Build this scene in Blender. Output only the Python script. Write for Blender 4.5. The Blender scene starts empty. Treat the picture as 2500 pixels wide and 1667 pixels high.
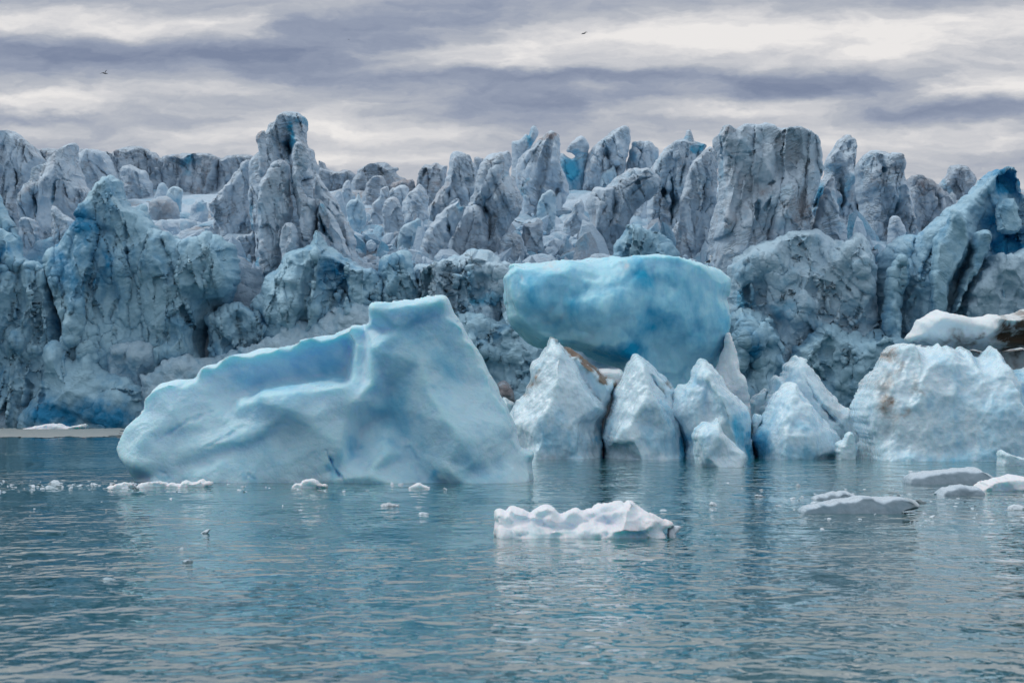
import bpy, math, random
import numpy as np
from mathutils import Vector, geometry

# ------------------------------------------------------------------ camera, world, sun
SC = bpy.context.scene
COL = SC.collection
FPX = 100.0 / 36.0 * 2500.0      # focal length in photo pixels
HOR = 938.0                      # horizon row in the photo
CAMH = 3.0

cd = bpy.data.cameras.new("camera"); cam = bpy.data.objects.new("camera", cd); COL.objects.link(cam)
cam.location = (0, 0, CAMH); cam.rotation_euler = (math.radians(90), 0, 0)
cd.lens = 100; cd.sensor_width = 36; cd.shift_y = (HOR - 833.5) / 2500.0
cd.clip_start = 0.5; cd.clip_end = 20000
cd.dof.use_dof = True; cd.dof.focus_distance = 112; cd.dof.aperture_fstop = 3.6
SC.camera = cam
SC.render.resolution_x = 1024; SC.render.resolution_y = 682
SC.view_settings.view_transform = 'Standard'; SC.view_settings.look = 'None'
SC.view_settings.gamma = 1; SC.view_settings.exposure = -0.12
SC.cycles.max_bounces = 6; SC.cycles.diffuse_bounces = 3; SC.cycles.use_denoising = True

SUN_EL, SUN_AZ = 48.0, -58.0      # azimuth from +Y (beyond the glacier), negative = to the left
sl = bpy.data.lights.new("sun", 'SUN'); so = bpy.data.objects.new("sun", sl); COL.objects.link(so)
sl.energy = 1.5; sl.angle = math.radians(18); sl.color = (1.0, 0.95, 0.88)
sd = Vector((math.sin(math.radians(SUN_AZ)) * math.cos(math.radians(SUN_EL)),
             math.cos(math.radians(SUN_AZ)) * math.cos(math.radians(SUN_EL)), math.sin(math.radians(SUN_EL))))
so.rotation_euler = sd.to_track_quat('Z', 'Y').to_euler()

class NT:
    """tiny helper for node trees"""
    def __init__(s, tree): s.t = tree; s.n = tree.nodes; s.l = tree.links
    def new(s, typ, **kw):
        n = s.n.new(typ)
        for k, v in kw.items(): setattr(n, k, v)
        return n
    def link(s, a, b): s.l.new(a, b)
    def put(s, sock, v):
        if isinstance(v, bpy.types.NodeSocket): s.l.new(v, sock)
        else: sock.default_value = v
    def m(s, op, a, b=None, c=None, clamp=False):
        n = s.n.new('ShaderNodeMath'); n.operation = op; n.use_clamp = clamp
        s.put(n.inputs[0], a)
        if b is not None: s.put(n.inputs[1], b)
        if c is not None: s.put(n.inputs[2], c)
        return n.outputs[0]
    def v(s, op, a, b=None):
        n = s.n.new('ShaderNodeVectorMath'); n.operation = op
        s.put(n.inputs[0], a)
        if b is not None: s.put(n.inputs[1], b)
        return n.outputs['Value'] if op in ('DOT_PRODUCT', 'LENGTH') else n.outputs['Vector']
    def comb(s, x, y, z=0.0):
        n = s.n.new('ShaderNodeCombineXYZ'); s.put(n.inputs[0], x); s.put(n.inputs[1], y); s.put(n.inputs[2], z)
        return n.outputs[0]
    def noise(s, vec, scale, detail=4.0, rough=0.55, dist=0.0, out='Fac'):
        n = s.n.new('ShaderNodeTexNoise'); s.put(n.inputs['Vector'], vec); s.put(n.inputs['Scale'], scale)
        n.inputs['Detail'].default_value = detail; n.inputs['Roughness'].default_value = rough
        n.inputs['Distortion'].default_value = dist
        return n.outputs[out]
    def ramp(s, fac, stops, interp='LINEAR'):
        n = s.n.new('ShaderNodeValToRGB'); s.put(n.inputs[0], fac); cr = n.color_ramp; cr.interpolation = interp
        while len(cr.elements) < len(stops): cr.elements.new(0.5)
        for e, (p, c) in zip(cr.elements, stops):
            e.position = p; e.color = (*c, 1) if len(c) == 3 else c
        return n.outputs[0]
    def mixc(s, f, a, b):
        n = s.n.new('ShaderNodeMix'); n.data_type = 'RGBA'
        s.put(n.inputs[0], f)
        for k, x in ((6, a), (7, b)):
            if isinstance(x, tuple): x = (*x, 1) if len(x) == 3 else x
            s.put(n.inputs[k], x)
        return n.outputs[2]
    def mr(s, f, a, b, c=0.0, d=1.0):
        n = s.n.new('ShaderNodeMapRange'); s.put(n.inputs[0], f)
        for i, x in enumerate((a, b, c, d)): s.put(n.inputs[i + 1], x)
        return n.outputs[0]

def build_world():
    w = bpy.data.worlds.new("World"); SC.world = w; w.use_nodes = True
    t = NT(w.node_tree); t.n.clear()
    out = t.new('ShaderNodeOutputWorld')
    sky = t.new('ShaderNodeTexSky', sky_type='NISHITA'); sky.sun_disc = False
    sky.sun_elevation = math.radians(SUN_EL); sky.sun_rotation = math.radians(SUN_AZ)
    bs = t.new('ShaderNodeBackground'); bs.inputs[1].default_value = 0.09; t.link(sky.outputs[0], bs.inputs[0])
    tc = t.new('ShaderNodeTexCoord'); sep = t.new('ShaderNodeSeparateXYZ'); t.link(tc.outputs['Generated'], sep.inputs[0])
    x, y, z = sep.outputs
    az = t.m('ARCTAN2', x, y); el = t.m('ARCSINE', z)
    # cloud deck coordinates: one unit = 1/6944 radian
    U = t.m('ADD', t.m('MULTIPLY', az, FPX), 1250.0)
    V = t.m('SUBTRACT', HOR, t.m('MULTIPLY', el, FPX))
    uv = t.comb(U, V)
    wn = t.noise(t.v('MULTIPLY', uv, (1 / 260., 1 / 90., 1)), 1.0, 5, 0.6, out='Color')
    wv = t.v('MULTIPLY', t.v('SUBTRACT', wn, (.5, .5, .5)), (420, 95, 0))
    uvw = t.v('ADD', uv, wv)
    blobs = [(250, 72, 240, 34, .42), (540, 85, 130, 26, .22), (1900, 110, 420, 48, .42), (1290, 155, 240, 26, .36),
             (2330, 95, 260, 60, .34), (1720, 50, 380, 45, .12), (90, 262, 260, 26, .40), (860, 322, 330, 26, .34),
             (2370, 215, 180, 34, .40), (1720, 268, 260, 16, .22), (2150, 345, 330, 42, .30), (420, 222, 160, 24, .25),
             (860, 395, 260, 22, .34), (500, 335, 240, 20, .20), (1450, 110, 260, 30, .30), (20, 75, 80, 26, .2), (1350, 330, 300, 30, .12),
             (430, 150, 430, 34, -.36), (60, 135, 200, 44, -.34), (1480, 193, 400, 15, -.42), (1960, 222, 340, 30, -.34),
             (2380, 283, 280, 26, -.46), (1220, 240, 320, 30, -.26), (860, 95, 240, 55, -.24), (1150, 15, 330, 40, -.18),
             (80, 297, 200, 11, -.25), (2250, -10, 560, 34, -.26), (700, 190, 220, 20, -.28), (1900, 330, 160, 14, -.16), (620, 262, 170, 18, -.14)]
    acc = None
    for cx, cy, rx, ry, a in blobs:
        d = t.v('MULTIPLY', t.v('SUBTRACT', uvw, (cx, cy, 0)), (1. / rx, 1. / ry, 0))
        e = t.m('EXPONENT', t.m('MULTIPLY', t.v('DOT_PRODUCT', d, d), -0.9))
        acc = t.m('MULTIPLY_ADD', e, a * .88, acc if acc is not None else 0.0)
    n1 = t.noise(t.v('MULTIPLY', uvw, (1 / 520., 1 / 85., 1)), 1.0, 8, 0.55)
    n3 = t.noise(t.v('MULTIPLY', uvw, (1 / 150., 1 / 55., 1)), 1.0, 5, 0.55)
    n2 = t.noise(t.v('MULTIPLY', uv, (1 / 1900., 1 / 700., 1)), 1.0, 3, 0.5)
    b = t.m('ADD', t.m('MULTIPLY_ADD', n1, 1.15, -0.10), acc)
    b = t.m('MULTIPLY_ADD', t.m('SUBTRACT', n2, 0.5), 0.5, b)
    b = t.m('MULTIPLY_ADD', t.m('SUBTRACT', n3, 0.5), 0.34, b)
    n4 = t.noise(t.v('MULTIPLY', uvw, (1 / 70., 1 / 28., 1)), 1.0, 5, 0.6)
    b = t.m('MULTIPLY_ADD', t.m('SUBTRACT', n4, 0.5), 0.24, b)
    b = t.m('ADD', b, t.mr(V, -20, -350, 0.04, .28))
    b = t.m('ADD', b, t.mr(V, -1400, -3500, 0.0, -.04))
    colr = t.ramp(b, [(0.0, (.21, .255, .38)), (.26, (.32, .365, .48)), (.50, (.50, .525, .59)), (.70, (.69, .69, .72)), (.92, (.93, .90, .885))])
    # sky strength raised overhead to add light on the ice, lowered behind the boat
    dirf = t.mr(y, -0.6, 1.0, 0.80, 1.0)
    upf = t.mr(z, 0.25, 0.80, 1.0, 1.65)
    bc = t.new('ShaderNodeBackground'); t.link(colr, bc.inputs[0]); t.link(t.m('MULTIPLY', dirf, upf), bc.inputs[1])
    mx = t.new('ShaderNodeMixShader'); mx.inputs[0].default_value = 0.95
    t.link(bs.outputs[0], mx.inputs[1]); t.link(bc.outputs[0], mx.inputs[2]); t.link(mx.outputs[0], out.inputs[0])
build_world()

# ------------------------------------------------------------------ numpy noise
def _hash(ix, iy, iz, seed):
    h = (ix.astype(np.int64) * 374761393 + iy.astype(np.int64) * 668265263 + iz.astype(np.int64) * 2147483647 + seed * 1274126177) & 0xFFFFFFFF
    h = ((h ^ (h >> 13)) * 1274126177) & 0xFFFFFFFF
    h = ((h ^ (h >> 16)) * 2246822519) & 0xFFFFFFFF
    return h ^ (h >> 15)
def rnd(h, k):
    h = ((h + k * 0x9E3779B9) * 2654435761) & 0xFFFFFFFF
    h = ((h ^ (h >> 15)) * 2246822519) & 0xFFFFFFFF
    return ((h ^ (h >> 13)) & 0xFFFFFF).astype(np.float32) / np.float32(0xFFFFFF)
_r = np.random.RandomState(7)
G3 = _r.normal(size=(1024, 3)); G3 = (G3 / np.linalg.norm(G3, axis=1)[:, None]).astype(np.float32)
def perlin(p, seed=0):
    p = np.asarray(p, np.float32); i = np.floor(p).astype(np.int64); f = p - i
    u = f * f * f * (f * (f * 6 - 15) + 10); r = np.zeros(len(p), np.float32)
    for dx in (0, 1):
        wx = u[:, 0] if dx else 1 - u[:, 0]
        for dy in (0, 1):
            wy = u[:, 1] if dy else 1 - u[:, 1]
            for dz in (0, 1):
                wz = u[:, 2] if dz else 1 - u[:, 2]
                g = G3[_hash(i[:, 0] + dx, i[:, 1] + dy, i[:, 2] + dz, seed) & 1023]
                r += wx * wy * wz * (g[:, 0] * (f[:, 0] - dx) + g[:, 1] * (f[:, 1] - dy) + g[:, 2] * (f[:, 2] - dz))
    return r * 1.5
def fbm(p, oct=4, seed=0, gain=0.5, ridged=False):
    a = 1.0; r = 0; p = np.asarray(p, np.float32).copy()
    for k in range(oct):
        n = perlin(p, seed + k * 17)
        r = r + a * ((0.5 - np.abs(n)) * 2 - .5 if ridged else n); a *= gain; p = p * 2.03 + 11.3
    return r
def worley(p, seed=0):
    """nearest and second nearest feature distance, random per cell"""
    p = np.asarray(p, np.float32); i = np.floor(p).astype(np.int64); f = (p - i).astype(np.float32)
    F1 = np.full(len(p), 9, np.float32); F2 = F1.copy(); ID = np.zeros(len(p), np.float32)
    for dx in (-1, 0, 1):
        for dy in (-1, 0, 1):
            for dz in (-1, 0, 1):
                h = _hash(i[:, 0] + dx, i[:, 1] + dy, i[:, 2] + dz, seed)
                d = np.sqrt((dx + rnd(h, 1) - f[:, 0]) ** 2 + (dy + rnd(h, 2) - f[:, 1]) ** 2 + (dz + rnd(h, 3) - f[:, 2]) ** 2)
                c = d < F1
                F2 = np.where(c, F1, np.minimum(F2, d)); ID = np.where(c, rnd(h, 4), ID); F1 = np.where(c, d, F1)
    return F1, F2, ID
def chisel(p, seed=0):
    p = np.asarray(p, np.float32)
    return .75 * (facets(p, seed, .5) - facets(p * .9 + 5.3, seed + 7, .5))
def slabs2(u, v, seed):
    """2-D cells, each a tilted plane at its own height: broken slabs with sharp steps between them"""
    i = np.floor(u).astype(np.int64); j = np.floor(v).astype(np.int64); fu = u - i; fv = v - j
    F1 = np.full(len(u), 9, np.float32); F2 = F1.copy(); H = np.zeros(len(u), np.float32)
    for a in (-1, 0, 1):
        for b in (-1, 0, 1):
            h = _hash(i + a, j + b, i * 0, seed); x = fu - a - rnd(h, 1); y = fv - b - rnd(h, 2); d = np.abs(x) * .75 + np.abs(y) * .55 + .35 * np.sqrt(x * x + y * y)
            val = (rnd(h, 3) - .5) * 1.1 + (rnd(h, 4) - .5) * 2.4 * x + (rnd(h, 5) - .5) * 1.8 * y; c = d < F1
            F2 = np.where(c, F1, np.minimum(F2, d)); H = np.where(c, val, H); F1 = np.where(c, d, F1)
    return H, F2 - F1
def facets(p, seed=0, k=0.9):
    """upper envelope of random planes: chiselled, flat-faced relief"""
    p = np.asarray(p, np.float32); i = np.floor(p).astype(np.int64); f = (p - i).astype(np.float32)
    best = np.full(len(p), -9, np.float32)
    for dx in (-1, 0, 1):
        for dy in (-1, 0, 1):
            for dz in (-1, 0, 1):
                h = _hash(i[:, 0] + dx, i[:, 1] + dy, i[:, 2] + dz, seed)
                rx = f[:, 0] - dx - rnd(h, 1); ry = f[:, 1] - dy - rnd(h, 2); rz = f[:, 2] - dz - rnd(h, 3)
                v = (rnd(h, 4) - .5) * .8 + (rnd(h, 5) - .5) * 1.5 * rx + (rnd(h, 6) - .5) * 1.5 * ry + (rnd(h, 7) - .5) * 1.5 * rz \
                    - k * .25 * np.sqrt(rx * rx + ry * ry + rz * rz) - k * .55 * (rx * rx + ry * ry + rz * rz) ** 2
                best = np.maximum(best, v)
    return best + 0.3
def planes2(u, v, seed):
    """2-D envelope of random planes (upper minus lower): flat faces meeting in straight ridges and valleys"""
    r = 0; th = .5 + seed * .7; th = .35 * math.sin(th * 5.1) + .3; u, v = u * math.cos(th) - v * math.sin(th), u * math.sin(th) + v * math.cos(th)
    for sg in (0, 1):
        U = u * (1 + .13 * sg) + 4.7 * sg; V = v * (1 + .13 * sg) + 9.1 * sg
        i = np.floor(U).astype(np.int64); j = np.floor(V).astype(np.int64); fu = U - i; fv = V - j; best = np.full(len(U), -9, np.float32)
        for a in (-2, -1, 0, 1, 2):
            for b in (-2, -1, 0, 1, 2):
                h = _hash(i + a, j + b, i * 0, seed + 50 * sg); x = fu - a - rnd(h, 1); y = fv - b - rnd(h, 2)
                best = np.maximum(best, (rnd(h, 3) - .5) * .5 + (rnd(h, 4) - .5) * 1.3 * x + (rnd(h, 5) - .5) * 1.3 * y - .30 * np.sqrt(x * x + y * y) - .09 * (x * x + y * y) ** 2)
        r = r + (1 if sg == 0 else -1) * best
    return r

# ------------------------------------------------------------------ mesh helpers
def tag(o, label=None, cat=None, group=None, kind=None):
    if label: o['label'] = label
    if cat: o['category'] = cat
    if group: o['group'] = group
    if kind: o['kind'] = kind
    return o
def make_mesh(name, V, quads, mat, loc=(0, 0, 0), attrs=None, tris=None, smooth=True):
    me = bpy.data.meshes.new(name)
    nq = len(quads); nt = 0 if tris is None else len(tris)
    me.vertices.add(len(V)); me.vertices.foreach_set('co', np.ascontiguousarray(V, np.float32).ravel())
    idx = np.concatenate([np.asarray(quads, np.int32).ravel()] + ([np.asarray(tris, np.int32).ravel()] if nt else []))
    me.loops.add(len(idx)); me.loops.foreach_set('vertex_index', idx)
    me.polygons.add(nq + nt)
    st = np.concatenate([np.arange(nq) * 4, nq * 4 + np.arange(nt) * 3]).astype(np.int32)
    me.polygons.foreach_set('loop_start', st)
    me.polygons.foreach_set('use_smooth', np.full(nq + nt, smooth, bool))
    me.update(calc_edges=True); me.validate()
    for k, a in (attrs or {}).items():
        at = me.attributes.new(k, 'FLOAT', 'POINT'); at.data.foreach_set('value', np.ascontiguousarray(a, np.float32))
    me.materials.append(mat)
    o = bpy.data.objects.new(name, me); o.location = loc; COL.objects.link(o)
    return o
def vnormals(V, Q):
    a, b, c, d = (V[Q[:, k]] for k in range(4))
    n = np.cross(c - a, d - b)
    N = np.stack([sum(np.bincount(Q[:, k], n[:, j], minlength=len(V)) for k in range(4)) for j in range(3)], 1)
    return N / np.maximum(np.linalg.norm(N, axis=1)[:, None], 1e-9)

REG = {'A': (0, 250, .36155), 'B': (800, 250, .36155), 'C': (1650, 250, .36155), 'D': (0, 700, .36155),
       'E': (800, 700, .36155), 'F': (1650, 700, .36155), 'G': (1200, 800, .2126), 'H': (2050, 740, .19133), 'P': (0, 0, 1.0),
       'I': (1150, 1180, .23384)}
def cv(reg, pts):
    ox, oy, s = REG[reg]
    return [(ox + p[0] * s, oy + p[1] * s) + tuple(p[2:]) for p in pts]

def seg_dist(P, A, B):
    """min distance from points P (N,2) to segments; returns dist, nearest point"""
    best = np.full(len(P), 1e9, np.float32); near = np.zeros_like(P)
    for a, b in zip(A, B):
        ab = b - a; L = float(ab @ ab) + 1e-9
        t = np.clip(((P - a) @ ab) / L, 0, 1); q = a + t[:, None] * ab
        d = ((P - q) ** 2).sum(1); c = d < best
        best = np.where(c, d, best); near[c] = q[c]
    return np.sqrt(best), near

def chaikin(P):
    Q = np.roll(P, -1, 0); return np.stack([P * .8 + Q * .2, P * .2 + Q * .8], 1).reshape(-1, 2)

def block(name, label, cat, outline, Y, T=2.0, Tb=None, w=30., g=3.0, relief=(), soft=1, cracks=(), facet=None, fb=None,
          disp=(), jag=2.0, jlen=14., smooth=1, blue=(), dirt=(), mat=None, seed=1, group=None, kind=None, prof_p=2.0, rim=0.0, dirtl=(), panel=(), mY=None):
    """A closed body of ice.  outline: front-view silhouette; its depth comes from the rounded edge (w), the
    base half-thickness T, hand-placed ridge lines (relief) and chiselled / fractal displacement."""
    m = (mY or Y) / FPX
    P = np.array([p[:2] for p in outline], np.float32)
    for _ in range(smooth): P = chaikin(P)
    pts = []
    for a, b in zip(P, np.roll(P, -1, 0)):
        n = max(1, int(np.linalg.norm(b - a) / (2 * g)))
        for k in range(n): pts.append(a + (b - a) * k / n)
    P = np.array(pts, np.float32)
    if jag:
        q = np.c_[P / jlen, np.zeros(len(P)) + seed]
        P = P + np.stack([fbm(q, 3, seed + 5, .6), fbm(q + 50, 3, seed + 9, .6)], 1).astype(np.float32) * jag * 1.6
    A, B = P, np.roll(P, -1, 0)
    x0, y0 = P.min(0) - g; x1, y1 = P.max(0) + g
    xs = np.arange(x0, x1 + g, g, dtype=np.float32); ys = np.arange(y0, y1 + g, g, dtype=np.float32)
    nx, ny = len(xs), len(ys); ins = np.zeros((ny, nx), bool)
    for j, yy in enumerate(ys):
        c = (A[:, 1] > yy) != (B[:, 1] > yy)
        cr = A[c, 0] + (yy - A[c, 1]) / (B[c, 1] - A[c, 1]) * (B[c, 0] - A[c, 0])
        ins[j] = (np.searchsorted(np.sort(cr), xs) % 2) == 1
    cell = ins[:-1, :-1] & ins[1:, :-1] & ins[:-1, 1:] & ins[1:, 1:]
    used = np.zeros((ny, nx), int)
    for dj in (0, 1):
        for di in (0, 1): used[dj:ny - 1 + dj, di:nx - 1 + di] += cell
    bnd = (used > 0) & (used < 4); inn = used == 4; act = used > 0
    gx, gy = np.meshgrid(xs, ys); XY = np.stack([gx[act], gy[act]], 1)
    isb = bnd[act]
    d, near = seg_dist(XY, A, B)
    XY[isb] = near[isb]; d[isb] = 0
    vid = np.full((ny, nx), -1); vid[act] = np.arange(act.sum())
    wl = w * np.clip(.75 + .9 * perlin(np.c_[XY / (w * 2.2), np.full(len(XY), seed * 1.7)], seed + 77), .3, 1.8)
    prof = np.power(np.clip(1 - (1 - np.clip(d / wl, 0, 1)) ** prof_p, 0, 1), 1 / prof_p)
    # ridge lines
    R = np.zeros((ny, nx), np.float32)
    if relief:
        vs, es, val = [], [], []
        op = np.array([p[:2] for p in outline]); n0 = len(op)
        ov = [p[2] if len(p) > 2 else 0.0 for p in outline]
        for k, p in enumerate(op): vs.append(Vector(p)); val.append(ov[k]); es.append((k, (k + 1) % n0))
        for pl in relief:
            s0 = len(vs)
            for k, p in enumerate(pl):
                vs.append(Vector(p[:2])); val.append(p[2])
                if k: es.append((s0 + k - 1, s0 + k))
        ov_, oe, of, mv, me_, mf = geometry.delaunay_2d_cdt(vs, es, [], 0, 1e-3)
        vals = []
        for k, orig in enumerate(mv):
            if orig: vals.append(sum(val[q] for q in orig) / len(orig))
            else:
                dd = sorted((((ov_[k] - vs[q]).length, val[q]) for q in range(len(vs))))[:3]
                vals.append(sum(v_ for _, v_ in dd) / 3)
        for f in of:
            if len(f) != 3: continue
            (ax, ay), (bx, by), (cx, cy) = (tuple(ov_[q]) for q in f)
            i0 = max(0, int((min(ax, bx, cx) - xs[0]) / g)); i1 = min(nx, int((max(ax, bx, cx) - xs[0]) / g) + 2)
            j0 = max(0, int((min(ay, by, cy) - ys[0]) / g)); j1 = min(ny, int((max(ay, by, cy) - ys[0]) / g) + 2)
            den = (by - cy) * (ax - cx) + (cx - bx) * (ay - cy)
            if i1 <= i0 or j1 <= j0 or abs(den) < 1e-6: continue
            X = gx[j0:j1, i0:i1]; Z = gy[j0:j1, i0:i1]
            l1 = ((by - cy) * (X - cx) + (cx - bx) * (Z - cy)) / den; l2 = ((cy - ay) * (X - cx) + (ax - cx) * (Z - cy)) / den
            l3 = 1 - l1 - l2; mk = (l1 >= -1e-3) & (l2 >= -1e-3) & (l3 >= -1e-3)
            R[j0:j1, i0:i1][mk] = (l1 * vals[f[0]] + l2 * vals[f[1]] + l3 * vals[f[2]])[mk]
        for _ in range(soft):
            pad = np.pad(R, 1, mode='edge')
            R = (pad[:-2, 1:-1] + pad[2:, 1:-1] + pad[1:-1, :-2] + pad[1:-1, 2:] + 4 * R) / 8
    rel = R[act]
    W3 = np.c_[XY, np.full(len(XY), seed * 3.7)]
    if facet:
        for k, (sx, sz, amp) in enumerate(facet if isinstance(facet, list) else [facet]):
            q = np.c_[XY[:, 0] / sx, XY[:, 1] / sz, np.zeros(len(XY)) + seed + .5]
            q[:, 0] += 0.25 * perlin(W3 / (sx * 1.3), seed + 3)
            rel = rel + amp * 1.2 * planes2(q[:, 0], q[:, 1], seed + 31 + k)
    for k, (sx, sz, amp) in enumerate(panel):     # standing slabs: stepped cells bounded by thin upright fractures
        th = .28 * math.sin(seed * 2.3) + .1; cx, cz = math.cos(th), math.sin(th)
        wx = XY[:, 0] + 5 * perlin(W3 / 30., seed + 55) + 2 * perlin(W3 / 9., seed + 56)
        q = np.c_[(wx * cx - XY[:, 1] * cz) / sx, (wx * cz + XY[:, 1] * cx) / sz, np.zeros(len(XY)) + seed + .5]
        H, E = slabs2(q[:, 0], q[:, 1], seed + 57 + k)
        rel = rel + amp * 1.25 * H - amp * .35 * np.exp(-(E * 25) ** 2)
    if fb:
        rel = rel + fb[1] * fbm(W3 / (fb[0] / m), 4, seed + 2)
    bl = np.zeros(len(XY), np.float32); dt = np.zeros(len(XY), np.float32)
    for pl, cw, cdp in cracks:
        pa = np.array([p[:2] for p in pl], np.float32)
        wob = np.stack([perlin(W3 / 25., seed + 4), perlin(W3 / 25. + 9, seed + 8)], 1) * 5 + np.stack([perlin(W3 / 8., seed + 14), perlin(W3 / 8. + 9, seed + 18)], 1) * 2
        cdist, _ = seg_dist(XY + wob.astype(np.float32), pa[:-1], pa[1:])
        Lc = float(np.linalg.norm(np.diff(pa, axis=0), axis=1).sum()) + 1e-6
        de = np.minimum(np.hypot(*(XY - pa[0]).T), np.hypot(*(XY - pa[-1]).T)); tp = np.clip(de / (.4 * Lc), .15, 1) ** .6
        tp = tp * np.clip(.8 + 1.0 * perlin(W3 / 22., seed + 91), .25, 1.4)
        cwl = cw * tp; k = np.exp(-(cdist / cwl) ** 2)
        rel = rel - cdp * .75 * tp * k; bl = np.maximum(bl, np.exp(-(cdist / (cwl * 1.6)) ** 2) * min(.55, cdp * .35))
    wq = np.stack([fbm(W3 / 40., 3, seed + 21), fbm(W3 / 40. + 7, 3, seed + 22)], 1) * 22
    for lst, arr in ((blue, bl), (dirt, dt)):
        for (cx, cy, rx, ry, a) in lst:
            q = (XY + wq - (cx, cy)) / (rx, ry)
            arr[:] = np.maximum(arr, a * np.exp(-((q ** 2).sum(1)) ** 1.5)) if a > 0 else arr + a * np.exp(-(q ** 2).sum(1))
    for pl, cw, a in dirtl:
        pa = np.array([p[:2] for p in pl], np.float32); cd_, _ = seg_dist((XY + wq * .25).astype(np.float32), pa[:-1], pa[1:])
        dt = np.maximum(dt, a * np.exp(-(cd_ / cw) ** 2) * np.clip(1.1 + 1.2 * perlin(W3 / 12., seed + 66), .3, 1.5))
    if rim: bl = bl - rim * np.exp(-d / 16.) * np.clip(.8 + perlin(W3 / 45., seed + 88), .2, 1.5)  # pale outline: light through thin edges put into the colour, with weathered rind
    front = np.maximum(prof * (T + rel), -0.4 * T)
    if Tb is None: Tb = T
    back = prof * Tb * (1 + 0.25 * fbm(W3 / 90., 3, seed + 40))
    xw = (XY[:, 0] - 1250) * m; zw = CAMH + (HOR - XY[:, 1]) * m
    ox = float((xw.min() + xw.max()) / 2); oz = max(0.0, float(zw.min()))
    fv = np.stack([xw - ox, -front, zw - oz], 1)
    nb = ~isb; bid = np.arange(len(XY)); bid[nb] = len(XY) + np.arange(nb.sum())
    bv = np.stack([xw - ox, back, zw - oz], 1)[nb]
    V = np.concatenate([fv, bv]).astype(np.float32)
    jj, ii = np.nonzero(cell)
    q = np.stack([vid[jj, ii], vid[jj + 1, ii], vid[jj + 1, ii + 1], vid[jj, ii + 1]], 1)
    Q = np.concatenate([q, bid[q][:, ::-1]])
    attrs = {'blue': np.concatenate([bl, bl[nb] * .5]), 'dirt': np.concatenate([dt, dt[nb]])}
    if disp:
        wp = V + np.array([ox, Y, oz], np.float32)
        for kind_, sc, amp, *rest in disp:
            N = vnormals(V, Q); s3 = np.array(rest[0] if rest else (1, 1, 1), np.float32) / sc
            edge = 1.0
            if kind_ == 'fbm': h = fbm(wp * s3, 4, seed + 60)
            elif kind_ == 'ridge': h = fbm(wp * s3, 4, seed + 61, ridged=True)
            elif kind_ == 'lump': F1, F2, _i = worley(wp * s3 + .3 * fbm(wp * s3, 2, seed)[:, None], seed + 62); h = .5 - F1 ** 1.5
            elif kind_ == 'scallop': F1, F2, _i = worley(wp * s3 + .35 * np.stack([fbm(wp * s3 * .7 + o, 2, seed) for o in (0, 9, 21)], 1), seed + 63); h = F1 ** 1.6 - .4
            elif kind_ == 'facet': h = chisel(wp * s3 + .2 * fbm(wp * s3, 2, seed)[:, None], seed + 64)
            V = V + (N * (amp * h)[:, None]).astype(np.float32)
    o = make_mesh(name, V, Q, mat, (ox, Y, oz), attrs)
    return tag(o, label, cat, group, kind)
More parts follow.
